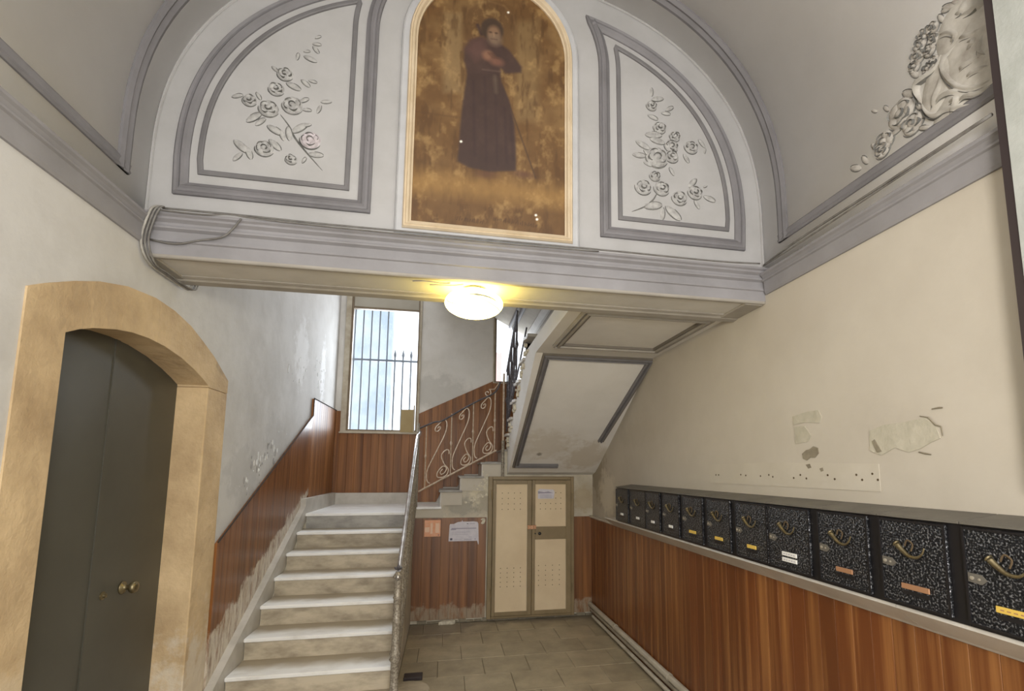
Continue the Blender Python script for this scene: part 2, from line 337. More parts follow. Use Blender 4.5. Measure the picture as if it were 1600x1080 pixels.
S('wall_front', B().box(-1.86, -1.2, -2.85, -2.6, 0, 5.6).box(1.8, 2.35, -2.85, -2.6, 0, 5.6).box(-1.2, 1.8, -2.85, -2.6, 4.1, 5.6),
  'vault', 'plain wall around the street doorway behind the viewer', 'wall')
S('ceiling_stairwell', B().box(-1.86, 2.35, 3.28, 7.98, 6.2, 6.35), 'vault', 'plain ceiling high over the stairwell', 'ceiling')
# --- vault
XC, VA, VB, VZ, VN = .245, 1.88, 1.575, 3.72, 2.3
def vs(u, a=VA, b=VB, z0=VZ):   # u in [-1,1] -> point on the vault section
    s_ = 1 if u >= 0 else -1; t = abs(u)*PI/2
    return (XC + s_*a*abs(math.sin(t))**(2/VN), z0 + b*abs(math.cos(t))**(2/VN))
NV = 64
inner = [vs(-1 + 2*k/NV) for k in range(NV+1)]
inner = [(XC-VA, 3.33)] + inner + [(XC+VA, 3.33)]
outer = [(XC+VA+.2, 3.33), (XC+VA+.2, 5.5), (XC-VA-.2, 5.5), (XC-VA-.2, 3.33)]
S('ceiling_vault', B().prism(inner+outer, 'Y', -2.6, YL+.005), 'vault', 'grey white barrel vault with lilac painted mouldings', 'ceiling', smooth=False)
bpy.data.objects['ceiling_vault'].data.polygons.foreach_set('use_smooth', [len(p.vertices) == 4 for p in bpy.data.objects['ceiling_vault'].data.polygons])
vault = bpy.data.objects['ceiling_vault']
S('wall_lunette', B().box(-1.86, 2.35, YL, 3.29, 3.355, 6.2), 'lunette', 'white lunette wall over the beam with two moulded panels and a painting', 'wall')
# vault bands
def arcband(y0, y1, h, m, name, z_end):
    b = B(); pts = [q for q in inner]; pts[0] = (XC-VA, z_end); pts[-1] = (XC+VA, z_end); n = len(pts)
    for k, (x, z) in enumerate(pts):
        a_ = Vector(pts[max(k-1, 0)]); c_ = Vector(pts[min(k+1, n-1)]); d = (c_-a_).normalized(); nn = Vector((d.y, -d.x))
        for (yy, hh) in ((y0, -.01), (y0, h*.6), (y0+(y1-y0)*.25, h), (y0+(y1-y0)*.45, h*.55), (y0+(y1-y0)*.75, h*.9), (y1, h*.5), (y1, -.01)):
            b.v.append((x+nn.x*hh, yy, z+nn.y*hh))
    m_ = 7
    for k in range(n-1):
        for j in range(m_-1): b.f.append([k*m_+j, k*m_+j+1, (k+1)*m_+j+1, (k+1)*m_+j])
    b.f.append(list(range(m_))); b.f.append([(n-1)*m_+j for j in range(m_)])
    o = obj(name, b, m, vault, smooth=False); return o
arcband(2.70, 2.79, .022, 'lilac', 'arched_band', 3.49)
for sx in (-1, 1):
    X0 = XC + sx*VA
    pr = [(X0+sx*.02, 3.49), (X0-sx*.010, 3.49), (X0-sx*.018, 3.50), (X0-sx*.012, 3.515), (X0-sx*.016, 3.54), (X0-sx*.006, 3.555), (X0+sx*.02, 3.555)]
    obj('springing_band', B().prism(pr, 'Y', -2.5 if sx < 0 else 1.37, 2.79), 'lilac', vault)
# bright bead where the vault meets the lunette
bb = B().tube([(x+(XC-x)*.003, YL-.006, z) for x, z in inner], .008, 5)
obj('edge_bead', bb, 'lunette', vault)
# --- cornices and beam
def cornice(name, sx, y0, y1, label):
    Xw = XL if sx < 0 else XR
    prof = [(.06, 3.17), (-.012, 3.17), (-.018, 3.185), (-.022, 3.255), (-.032, 3.26), (-.032, 3.27), (-.024, 3.275), (-.034, 3.29), (-.046, 3.298), (-.046, 3.312), (-.036, 3.32), (.0, 3.335), (.06, 3.335)]
    return S(name, B().prism([(Xw + sx*p[0], p[1]) for p in prof], 'Y', y0, y1), 'beamc', label, 'cornice')
cornice('trim_1', -1, -2.5, 2.89, 'lilac grey moulded cornice along the top of the left wall')
cornice('trim_2', 1, 1.37, 2.89, 'lilac grey moulded cornice above the right wall, carrying a dark cable')
bp_ = [(2.91, 3.13), (2.908, 3.195), (2.898, 3.20), (2.898, 3.212), (2.912, 3.218), (2.915, 3.262), (2.895, 3.272), (2.895, 3.284), (2.905, 3.29), (2.902, 3.305), (2.882, 3.318), (2.882, 3.33), (2.868, 3.338), (2.868, 3.35), (2.90, 3.358), (3.30, 3.362), (3.30, 3.13)]
beam = S('trim_3', B().prism(bp_, 'X', XL-.02, XR+.02), 'beamc', 'lilac moulded beam across the hall under the lunette', 'beam')
obj('soffit_field', B().box(XL+.05, XR-.14, 2.945, 3.19, 3.122, 3.135), 'cream', beam)
obj('soffit_rim', B().box(XL, XR, 2.909, 2.945, 3.112, 3.135), 'taupe', beam, bevel=.006)
rr_ = B().prism([(3.19, 3.135), (3.195, 3.118), (3.215, 3.112), (3.225, 3.12), (3.245, 3.105), (3.30, 3.10), (3.305, 3.135)], 'X', XL, XR)
obj('soffit_rim', rr_, 'taupe', beam)
obj('soffit_rim', B().box(XR-.14, XR-.002, 2.93, 3.29, 3.108, 3.135), 'taupe', beam, bevel=.006)
obj('soffit_rim', B().box(XL+.002, XL+.05, 2.93, 3.29, 3.112, 3.135), 'taupe', beam, bevel=.006)
# --- entrance pier on the right, dark metal edge
S('trim_4', B().prism([(-2.6, 0), (1.12, 0), (1.12, 1.93), (1.333, 1.93), (1.333, 5.6), (-2.6, 5.6)], 'X', 1.985, 2.33), 'pier', 'rough white plastered pier at the right edge', 'pier')
S('trim_5', B().box(1.990, 2.002, 1.335, 1.366, 1.95, 5.5), 'blackedge', 'thin dark metal strip running up the edge of the pier', 'strip')
# ================================================================ LUNETTE PANELS
FR = ((0, YL, 0), (1, 0, 0), (0, 0, 1), (0, -1, 0))
def panel_path(x0, z0, a, b, rr, mirror):
    pts = [(x0, z0), (XC-.01+a, z0)]
    # right side rises along the superellipse, until it meets the arc round the painting
    best = None; arc = []
    for k in range(0, 41):
        u = 1 - k/40*.85; p = vs(u, a, b, VZ); 
        if p[1] <= z0+.02: continue
        if math.hypot(p[0]-.235, p[1]-4.70) < rr: break
        arc.append(p)
    arc = arc[::1]; pts += arc
    l = arc[-1]; an0 = math.atan2(l[1]-4.70, l[0]-.235)
    for k in range(1, 9):
        an = an0*(1-k/8); pts.append((.235+rr*math.cos(an), 4.70+rr*math.sin(an)))
    pts[0] = (.235+rr, z0)
    if mirror: pts = [(.47-x, z) for x, z in pts][::-1]
    return pts
P1 = [(0, 0), (0, .018), (.010, .028), (.020, .020), (.032, .022), (.044, .032), (.056, .020), (.066, .014), (.074, .010), (.074, 0)]
P2 = [(0, 0), (0, .010), (.006, .014), (.022, .014), (.028, .010), (.028, 0)]
lun = bpy.data.objects['wall_lunette']
for mi in (True, False):
    obj('panel_moulding', B().sweep(panel_path(.945, 3.50, 1.745, 1.408, .71, mi), FR, P1), 'lilac', lun)
    obj('inner_fillet', B().sweep(panel_path(1.07, 3.63, 1.632, 1.30, .835, mi), FR, P2), 'lilac_dark', lun)
# ================================================================ STAIR SOFFITS
sof = [(7.016, 1.93), (6.88, 1.965), (6.72, 2.045), (6.5, 2.17), (6.295, 2.287), (5.457, 2.77), (5.0, 3.034), (4.85, 3.12), (4.79, 3.15), (4.70, 3.152), (3.30, 3.15), (3.30, 3.31), (5.40, 3.31)]
st3 = []
for k in range(5, -1, -1):
    yy = 7.1-.33*k; zz = 2.46+.19*k
    st3 += [(yy, zz+0), (yy, zz-.19)] if k else [(yy, zz), (yy, 2.25)]
poly = sof[:11] + [(3.30, 3.31), (5.45, 3.31)] + st3[0:]
# build the body as convex-safe slices: soffit slab + stepped top share one outline
f3 = thing('stair_flight', 'third stair flight with white panelled underside, climbing toward the viewer above the cabinet', 'staircase', (1.45, 6.2, 2.0))
obj('soffit', B().prism(poly, 'X', .85, XR), 'soffit', f3)
obj('landing_slab', B().box(.97, XR, 3.30, 5.44, 3.312, 3.44), 'cream', f3)
for k in range(6):
    yy = 7.1-.33*k; zz = 2.46+.19*k
    e = random.uniform(-.015, .02)
    obj('tread', B().prism([(.815+e, yy+.03), (.825-e, yy-.1), (.81+e, yy-.2), (.825, yy-.30), (XR-.02, yy-.30), (XR-.02, yy+.03)], 'Z', zz-.0, zz+.032), 'ledge', f3)
    rb = B()   # broken plaster ends below each tread
    for q in range(7):
        cy = yy-.02-random.random()*.26; cz = zz-.03-random.random()*.11; s_ = random.uniform(.012, .03)
        rb.prism([(cy-s_, cz-s_*.7), (cy+s_*.8, cz-s_), (cy+s_, cz+s_*.6), (cy, cz+s_), (cy-s_*.9, cz+s_*.5)], 'X', .832-random.random()*.012, .86)
    obj('broken_plaster', rb, 'rubble', f3, kind='stuff')
# slope frame
d_ = Vector((0, 5.457-4.85, 2.77-3.12)).normalized()
sl = math.atan2(2.287-2.77, 6.295-5.457)
V_ = Vector((0, math.cos(sl), math.sin(sl))); N_ = Vector((0, math.sin(sl), -math.cos(sl)))
FS = ((0, 5.457, 2.77), (1, 0, 0), V_, N_)
y2v = lambda yy: (yy-5.457)/math.cos(sl)
P3 = [(0, -.005), (0, .022), (.012, .032), (.022, .016), (.030, .014), (.036, .034), (.052, .036), (.058, .014), (.066, .008), (.068, -.005)]
path = [(1.50, y2v(6.66)), (.965, y2v(6.66)), (1.0, y2v(4.86)), (2.03, y2v(4.86)), (1.90, y2v(6.15))]
obj('panel_moulding', B().sweep(path[::-1], FS, P3, closed=False), 'lilac_dark', f3)
FU = ((0, 0, 3.15), (1, 0, 0), (0, 1, 0), (0, 0, -1))
up_ = [(.95, 3.37), (1.99, 3.37), (1.99, 4.46), (.95, 4.46)]
obj('panel_moulding', B().sweep(up_, FU, P3), 'taupe', f3)
obj('inner_fillet', B().sweep(up_, FU, [(.058, -.002), (.060, .020), (.080, .020), (.082, -.002)]), 'dfil', f3)  # dark strip put in for the shadow lines beside the moulding
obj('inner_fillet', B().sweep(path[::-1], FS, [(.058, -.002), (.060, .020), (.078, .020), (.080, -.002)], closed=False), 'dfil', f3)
# sloping soffit of the upper flight with ridges
uf = thing('stair_flight', 'sloping underside of the upper flight with ridged mouldings cutting across the small window', 'staircase', (1.2, 5.5, 4.0))
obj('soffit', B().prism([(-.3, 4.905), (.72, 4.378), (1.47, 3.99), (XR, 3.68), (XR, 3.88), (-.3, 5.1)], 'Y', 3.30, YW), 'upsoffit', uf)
def ridge(x0, x1, h, m):
    z = lambda x: 4.378 - (x-.72)*.517
    obj('ridge_moulding', B().prism([(x0, z(x0)+.01), (x0, z(x0)-h*.6), (x0+(x1-x0)*.3, z(x0+(x1-x0)*.3)-h), (x0+(x1-x0)*.7, z(x0+(x1-x0)*.7)-h), (x1, z(x1)-h*.6), (x1, z(x1)+.01)], 'Y', 3.305, YW-.002), m, uf)
ridge(.93, .965, .03, 'lilac_dark'); ridge(.985, 1.03, .035, 'lilac_dark'); ridge(1.20, 1.30, .03, 'taupe'); ridge(1.36, 1.40, .02, 'cream')
# ================================================================ FIRST AND SECOND FLIGHTS
f1 = thing('stair_flight', 'first flight of worn white marble steps with yellowed risers rising from the hall', 'staircase', (-.95, 4.2, 0))
TR = .3258; NY = lambda k: 4.21+(k-3)*TR; XE = lambda k: -.338-.004*k
core = [(NY(1)+.04, 0)]
for k in range(1, 10):
    core += [(NY(k)+.035, (k-1)/6-.0 if k > 1 else 0), (NY(k)+.035, k/6-.032)]
core = core[1:]; core += [(YW, 9/6-.032), (YW, 0)]
obj('core', B().prism(core, 'X', XL+.01, -.385), 'wall_under', f1)
for k in range(1, 9):
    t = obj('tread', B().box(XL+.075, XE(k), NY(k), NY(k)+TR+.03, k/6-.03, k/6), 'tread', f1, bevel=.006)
    obj('riser', B().box(XL+.08, XE(k)-.005, NY(k)+.022, NY(k)+.045, (k-1)/6, k/6-.03), 'riser', f1)
obj('riser', B().box(XL+.08, XE(9)-.005, NY(9)+.022, NY(9)+.045, 8/6, 1.47), 'riser_grey', f1, label='grey veined marble riser under the landing')
obj('landing', B().prism([(XL+.015, NY(9)), (XE(9), NY(9)), (XE(9), YB-.03), (-.03, YB-.03), (-.03, YW-.01), (XL+.015, YW-.01)], 'Z', 1.47, 1.50), 'marble', f1, bevel=.004)
f2 = thing('stair_flight', 'short second flight of grey topped steps climbing right along the stairwell wall', 'staircase', (.3, 7.38, 1.5))
for i, (x, z) in enumerate(ST2):
    x1 = ST2[i+1][0]+.02 if i < 3 else XR-.01
    obj('tread', B().box(x-.03, x1, YB-.028, YW-.03, z-.028, z), 'greystone', f2, bevel=.004)
    obj('riser', B().box(x-.012, x+.01, YB-.004, YW-.03, z-.22, z-.028), 'skirt', f2)
    if i < 3:
        obj('side_block', B().box(x+.005, x1+.0, YB-.012, YB+.02, z-.20, z-.028), 'oldpaint', f2)
obj('side_block', B().box(-.40, .0, YB-.012, YB+.02, 1.36, 1.466), 'oldpaint', f2)
# ================================================================ BASEBOARDS
zn = lambda yy: .5 + (yy-4.21)*(1/6)/TR
bl = B().prism([(3.6, 0), (3.6, zn(3.6)+.08), (NY(9)-.02, zn(NY(9))+.08), (NY(9)-.02, 1.665), (YW-.02, 1.665), (YW-.02, 1.40), (NY(9), 1.40), (3.7, 0)], 'X', XL+.018, XL+.075)
S('baseboard_left', bl, 'skirt', 'pale marble skirting climbing the left wall beside the steps', 'skirting')
S('baseboard_back', B().box(XL+.075, -.42, YW-.055, YW-.018, 1.50, 1.66), 'skirt', 'marble skirting across the back of the landing', 'skirting')
rk = B()
x = -.30
while x < 2.0:
    wd = random.uniform(.06, .2); rk.box(x, x+wd-.006, YB-.012-random.random()*.02, YB+.02, 0, random.uniform(.02, .05)); x += wd
S('baseboard_stair', rk, 'hollow', 'crumbling dark mortar line along the foot of the cabinet wall', 'skirting')
# ================================================================ PANELLING
def wainscot(label, loc, runs, m, group=None):
    """runs: list of (axis, coord, thick, a0, a1, top fn, bottom fn, plank width)"""
    t = thing('wood_panelling', label, 'panelling', loc)
    for ax, co, th, a0, a1, top, bot, wd in runs:
        n = max(1, round(abs(a1-a0)/wd)); 
        for k in range(n):
            u0 = a0+(a1-a0)*k/n; u1 = a0+(a1-a0)*(k+1)/n; g = .0007
            u0 += g; u1 -= g
            b = B().prism([(u0, bot(u0)), (u1, bot(u1)), (u1, top(u1)), (u0, top(u0))], ax, co, co+th)
            obj('plank', b, m, t, bevel=.0016)
    return t
topL = lambda yy: 1.475+(yy-4.07)*(2.63-1.475)/(6.45-4.07)
wainscot('dark mahogany boards rising beside the first flight, whitened along their foot', (XL, 5, .8),
    [('X', XL+.002, .018, 4.055, 6.44, topL, lambda yy: max(0.02, zn(yy)+.06), .108), ], 'wood_l')
wainscot('mahogany boards beside the landing at the far left corner', (XL, 7.1, 1.66), [('X', XL+.002, .018, 6.44, 7.73, lambda q: 2.84, lambda q: 1.665, .108)], 'wood')
wainscot('mahogany boards under the landing window', (-1, YW, 1.66),
    [('Y', YW-.02, .018, XL+.02, -1.505, lambda q: 2.84, lambda q: 1.66, .09), ('Y', YW-.02, .018, -1.505, -.42, lambda q: 2.52, lambda q: 1.66, .108)], 'wood')
topB = lambda xx: 2.82+(xx+.42)*.488
def botB(xx):
    z = 1.50
    for sx_, sz_ in ST2:
        if xx > sx_: z = sz_
    return z + .02
wainscot('mahogany boards with a slanting top behind the scrolled railing of the second flight', (.8, YW, 1.6),
    [('Y', YW-.02, .018, -.42, .70, topB, botB, .1), ('Y', YW-.02, .018, .70, 2.06, lambda q: 3.335 if q < 1.62 else 3.7, botB, .1)], 'wood')
wainscot('scuffed reddish boards left of the cabinet, under the notices', (.1, YB, 0),
    [('Y', YB-.022, .02, -.385, .575, lambda q: 1.352, lambda q: .045, .113)], 'wood_b')
wainscot('narrow strip of reddish boards between the cabinet and the corner', (1.95, YB, 0),
    [('Y', YB-.022, .02, 1.80, 2.06, lambda q: 1.345, lambda q: .045, .12)], 'wood_b')
wainscot('orange brown boards along the right wall under the mailboxes', (XR, 4, 0),
    [('X', XR-.028, .026, 1.13, 7.0, lambda q: 1.32, lambda q: .02, .118)], 'wood_r')
# thin dark cap line on top of the left panelling
cap = B().tube([(XL+.024, 4.06, 1.478), (XL+.024, 6.445, 2.635), (XL+.024, 6.445, 2.845), (XL+.024, 7.73, 2.845)], .007, 4)
S('trim_6', cap, 'dark', 'thin dark strip edging the top of the left panelling', 'trim')
# marble ledge above the right panelling
lg = thing('marble_ledge', 'pale marble ledge running along the right wall beneath the mailboxes', 'ledge', (XR, 3.6, 1.32))
for y0, y1 in ((1.13, 1.9), (1.9, 2.9), (2.9, 3.55), (3.55, 4.6), (4.6, 5.95)):
    obj('slab', B().prism([(XR, 1.322), (XR-.036, 1.322), (XR-.05, 1.335), (XR-.17, 1.418), (XR-.165, 1.432), (XR, 1.432)], 'Y', y0+.001, y1-.001), 'ledge', lg)
obj('slab', B().prism([(XR, 1.322), (XR-.036, 1.322), (XR-.06, 1.34), (XR-.06, 1.36), (XR, 1.36)], 'Y', 5.951, 6.99), 'ledge', lg)
# ================================================================ WINDOWS
def window(n, x0, x1, z0, z1, label, glass_rect, shutter):
    t = B()
    gx0, gx1, gz0, gz1 = glass_rect
    o = S('window_%d' % n, B().box(x0, gx0-.03, YW-.03, YW+.10, z0, z1).box(gx1+.02, x1, YW-.03, YW+.10, z0, z1).box(gx0-.03, gx1+.02, YW-.03, YW+.10, z0, gz0-.02).box(gx0-.03, gx1+.02, YW-.02, YW+.1, z1-.04, z1), 'winframe', label, 'window')
    sash = B().box(gx0-.03, gx0, YW-.012, YW+.06, gz0-.02, z1-.04).box(gx1, gx1+.02, YW-.012, YW+.06, gz0-.02, z1-.04).box(gx0, gx1, YW-.012, YW+.06, gz0-.02, gz0).box(gx0, gx1, YW-.012, YW+.06, gz1, gz1+.03)
    obj('sash', sash, 'winframe_dark', o)
    obj('pane', B().box(gx0, gx1, YW+.02, YW+.026, gz0, gz1), 'glass', o)
    if shutter: obj('shutter_box', B().box(gx0, gx1, YW-.004, YW+.06, gz1+.03, z1-.04), 'blind', o, bevel=.004)
    return o
w1 = window(1, -1.505, -.405, 2.53, 4.81, 'tall landing window with a shutter box above its bright barred glass', (-1.40, -.455, 2.575, 4.40), True)
w2 = window(2, .695, 1.625, 3.335, 4.485, 'small bright window high behind the third flight railing', (.745, 1.58, 3.37, 4.44), False)
obj('sill', B().box(-1.52, -.395, YW-.045, YW, 2.515, 2.535), 'winframe', w1, bevel=.004)
gr = thing('window_grille', 'iron window grille with pointed bars outside the landing window', 'grille', (-.93, 8.02, 2.4))
for k in range(9):
    x = -1.42+.122*k; top = 4.75 if k < 5 else 3.82
    obj('bar', B().tube([(x, 8.02, 2.4), (x, 8.02, top-.05)], .013, 6).lathe([(.013, top-.09), (.024, top-.05), (.002, top+.04)], (x, 8.02, 0), seg=6), 'bars', gr)
obj('rail', B().box(-1.5, -.4, 8.005, 8.035, 3.66, 3.69), 'bars', gr)
t = thing('cardboard_sheet', 'brown cardboard sheet leaning in the lower right of the landing window', 'cardboard', (-.56, YW-.03, 2.55))
obj('sheet', B().prism([(-.665, 2.545), (-.475, 2.545), (-.47, 2.885), (-.66, 2.88)], 'Y', YW-.035, YW-.030), 'card', t)
obj('batten', B().box(-.482, -.462, YW-.04, YW-.03, 2.55, 2.95), 'winframe', t)
S('trim_7', B().box(-3.6, -1.15, 10.6, 10.9, -1, 6.5), 'facade', 'pale blue house wall outside the landing window', 'building')
S('trim_8', B().box(.85, 1.16, 10.8, 11.1, 1, 4.55), 'facade_pink', 'pink house wall outside the small window', 'building')
# ================================================================ STONE DOORWAY
arch_in = [(2.428, 2.567), (2.504, 2.602), (2.592, 2.632), (2.748, 2.669), (2.875, 2.688), (3.02, 2.696), (3.183, 2.690), (3.371, 2.665), (3.54, 2.625), (3.66, 2.588), (3.745, 2.556)]
ds = thing('stone_door_surround', 'weathered ochre sandstone arched surround of the left door', 'door surround', (XL, 3.1, 0))
def cut(pts, a, b):
    r = [p for p in pts if a < p[0] < b]
    def at(u):
        for p, q in zip(pts, pts[1:]):
            if p[0] <= u <= q[0]: return (u, p[1]+(q[1]-p[1])*(u-p[0])/(q[0]-p[0]))
    f, l = at(a), at(b)
    return ([f] if f else []) + r + ([l] if l else [])
g = .0012
XA, XB = -1.80, -1.582
obj('jamb_stone', B().prism([(3.745, 0), (4.05, 0), (4.05, 2.545-g), (3.745, 2.545-g)], 'X', XA, XB), 'stone', ds, bevel=.006)
for a, b_ in ((2.428, 3.095), (3.095+g*2, 3.745)):
    i_ = cut(arch_in, a, b_)
    o_ = cut(arch_out, a if a > 2.5 else 2.212, b_)
    if a < 2.5:
        p_ = [(2.212, 2.567)] + i_ + [(3.095, 2.928)] + o_[::-1] 
        p_ = [(2.212, 0), (2.428, 0)] + i_ + o_[::-1]
    else:
        p_ = i_ + [(3.745, 2.545), (4.05, 2.545)] + [q for q in arch_out if q[0] > 3.745][::-1] + o_[::-1]
    obj('arch_stone', B().prism(p_, 'X', XA, XB), 'stone', ds)
dl = S('door_1', B().box(-1.86, -1.80, 2.3, 3.9, 0, 2.8), 'dark', 'dark backing behind the double door of the left wall', 'door')
dl['label'] = 'dark olive metal double door with brass knob inside the stone arch'
def leaf(a, b_):
    i_ = cut(arch_in, a, b_) if b_ < 3.745 else cut(arch_in, a, 3.745)
    i_ = [(y, z+.03) for y, z in i_]
    return B().prism([(a, .01)] + ([(b_, .01)]) + ([(b_, 2.59)] if b_ > 3.745 else []) + i_[::-1], 'X', -1.80, -1.768)
obj('leaf', leaf(2.43, 3.107), 'door', dl, bevel=.002)
lf = obj('leaf', leaf(3.113, 3.82), 'door', dl, bevel=.002)
obj('cover_strip', B().box(-1.768, -1.762, 3.075, 3.110, .02, 2.70), 'door', dl)
obj('door_knob', B().lathe([(.036, 0), (.034, .008), (.016, .012), (.013, .035), (.028, .045), (.034, .058), (.028, .072), (.008, .078)], (-1.768, 3.36, 1.33), (1, 0, 0), 20), 'brass', lf, smooth=True)
obj('keyhole_plate', B().lathe([(.022, 0), (.022, .006), (.012, .009), (.011, .02), (.002, .021)], (-1.768, 3.19, 1.325), (1, 0, 0), 14), 'brass', lf)
# ================================================================ CEILING LAMP
LC = (.15, 3.06, 3.112)
lamp = thing('ceiling_lamp', 'lit round opal glass ceiling lamp with grey swirls under the beam', 'lamp', LC)
obj('base_plate', B().lathe([(.07, .0), (.07, -.012), (.05, -.02), (.05, -.0)], LC, (0, 0, 1), 24), 'winframe', lamp)
def opal():
    m = bpy.data.materials.new('lit_opal_glass'); m.use_nodes = True; nt = m.node_tree; N = nt.nodes; Lk = nt.links.new
    b = N['Principled BSDF']; tc = N.new('ShaderNodeTexCoord'); wv = N.new('ShaderNodeTexWave'); mp = N.new('ShaderNodeMapping')
    wv.wave_type = 'RINGS'; wv.rings_direction = 'Z'; mp.inputs['Location'].default_value = (.06, -.03, 0)
    Lk(tc.outputs['Object'], mp.inputs[0]); Lk(mp.outputs[0], wv.inputs[0]); wv.inputs['Scale'].default_value = 4.2; wv.inputs['Distortion'].default_value = 2.2; wv.inputs['Detail Scale'].default_value = .6
    r = N.new('ShaderNodeMapRange'); r.inputs[1].default_value = .0; r.inputs[2].default_value = .05; Lk(wv.outputs['Fac'], r.inputs[0])
    x = N.new('ShaderNodeMix'); x.data_type = 'RGBA'; x.inputs[6].default_value = (.035, .032, .018, 1); x.inputs[7].default_value = (1, .77, .16, 1); Lk(r.outputs[0], x.inputs[0])
    Lk(x.outputs[2], b.inputs['Emission Color']); b.inputs['Emission Strength'].default_value = 17; b.inputs['Base Color'].default_value = (.7, .66, .5, 1); b.inputs['Roughness'].default_value = .2
    return m
M['opal'] = opal()
prof = [(.09+0*k, 0) for k in range(1)]
prof = [(.18*math.sin(PI*(.12+.86*k/20)), .085*math.cos(PI*(.12+.86*k/20))) for k in range(21)]
obj('glass_shade', B().lathe(prof, (LC[0], LC[1], LC[2]-.088), (0, 0, 1), 32), 'opal', lamp, smooth=True)
#pl = bpy.data.lights.new('lamp_glow', 'POINT'); pl.energy = 9; pl.color = (1, .80, .32); pl.shadow_soft_size = .03
#po = bpy.data.objects.new('lamp_glow', pl); po.location = (LC[0]-.0, LC[1]-.21, LC[2]-.03); C.objects.link(po)
SW1 = [(0.0928, 2.8884, 3.0217), (0.1444, 2.8791, 3.0224), (0.1973, 2.8854, 3.0208), (0.2528, 2.9124, 3.0145), (0.2968, 2.9637, 3.003)]
SW2 = [(0.2052, 2.9264, 2.9722), (0.2338, 2.9481, 2.9694), (0.2542, 3.0011, 2.9595)]
obj('glass_swirl', B().tube(bez(SW1, 4), [.0015+.004*math.sin(PI*k/16) for k in range(17)], 5), 'swirl', lamp)
obj('glass_swirl', B().tube(bez(SW2, 4), .002, 5), 'swirl', lamp)
for k, (pts) in enumerate(([(-.22, 3.00), (-.16, 2.985), (-.10, 2.99), (-.04, 3.0), (.0, 2.985)], [(-.12, 3.04), (-.05, 3.03), (.02, 3.02), (.08, 2.99)])):
    c_ = thing('lamp_wire', ['thin brown wire stub left of the ceiling lamp, the longer one', 'thin brown wire loop right against the ceiling lamp base'][k], 'wire', (pts[0][0], pts[0][1], 3.12))
    obj('wire', B().tube(bez([(x, y, 3.119) for x, y in pts], 4), .004, 5), 'cable_pale', c_)
# ================================================================ PAINTING
pt = thing('painting', 'arched brown painting of a robed bearded figure with a staff', 'painting', (.235, YL, 3.43))
pc = (.2325, 4.70)
pth = [(-.29, 3.425), (.755, 3.425)] + [(pc[0]+.5225*math.cos(a), pc[1]+.5225*math.sin(a)) for a in [PI*k/28 for k in range(0, 29)]]
PF = [(0, 0), (0, .03), (.008, .042), (.016, .038), (.022, .046), (.034, .040), (.042, .026), (.05, .022), (.05, 0)]
obj('frame', B().sweep(pth, FR, PF), 'framew', pt)
pth2 = [(-.335, 3.385), (.80, 3.385)] + [(pc[0]+.5675*math.cos(a), pc[1]+.5675*math.sin(a)) for a in [PI*k/28 for k in range(0, 29)]]
obj('border', B().sweep(pth2, FR, [(0, 0), (0, .022), (.006, .03), (.012, .022), (.045, .02), (.045, 0)]), 'framegrey', pt)
PB = dict(**{'skirt': [(0.07, 4.514), (0.047, 4.313), (0.034, 4.142), (0.024, 3.896), (0.09, 3.864), (0.222, 3.851), (0.39, 3.879), (0.388, 4.036), (0.375, 4.206), (0.339, 4.361), (0.291, 4.466), (0.278, 4.551)], 'body': [(0.049, 4.672), (0.082, 4.735), (0.149, 4.773), (0.264, 4.757), (0.334, 4.713), (0.419, 4.608), (0.417, 4.566), (0.313, 4.542), (0.284, 4.571), (0.273, 4.531), (0.07, 4.504), (0.046, 4.584)], 'pts': [(0.222, 4.839), (0.289, 4.852), (0.221, 4.916), (0.223, 4.784), (0.263, 4.792), (0.197, 4.65), (0.254, 4.616), (0.235, 4.746)], 'staff': [(0.291, 4.466), (0.516, 3.847), (0.13, 4.853), (0.154, 4.794)], 'arch': [(0.033, 4.89), (0.065, 4.961), (0.121, 5.011), (0.201, 5.041), (0.295, 5.028), (0.354, 4.975), (0.384, 4.89)], 'lp': [(-0.085, 4.904), (0.032, 4.922), (0.045, 4.362), (-0.075, 4.342)], 'rp': [(0.366, 4.913), (0.532, 4.972), (0.531, 4.242), (0.386, 4.22)], 'hz': (-0.242, 4.189), 'feet': [(0.201, 3.831), (0.436, 3.861), (0.493, 3.857)], 'txt': [(0.029, 3.519), (0.189, 3.51), (0.255, 3.54), (0.524, 3.522), (0.519, 3.597), (0.526, 3.57)]})
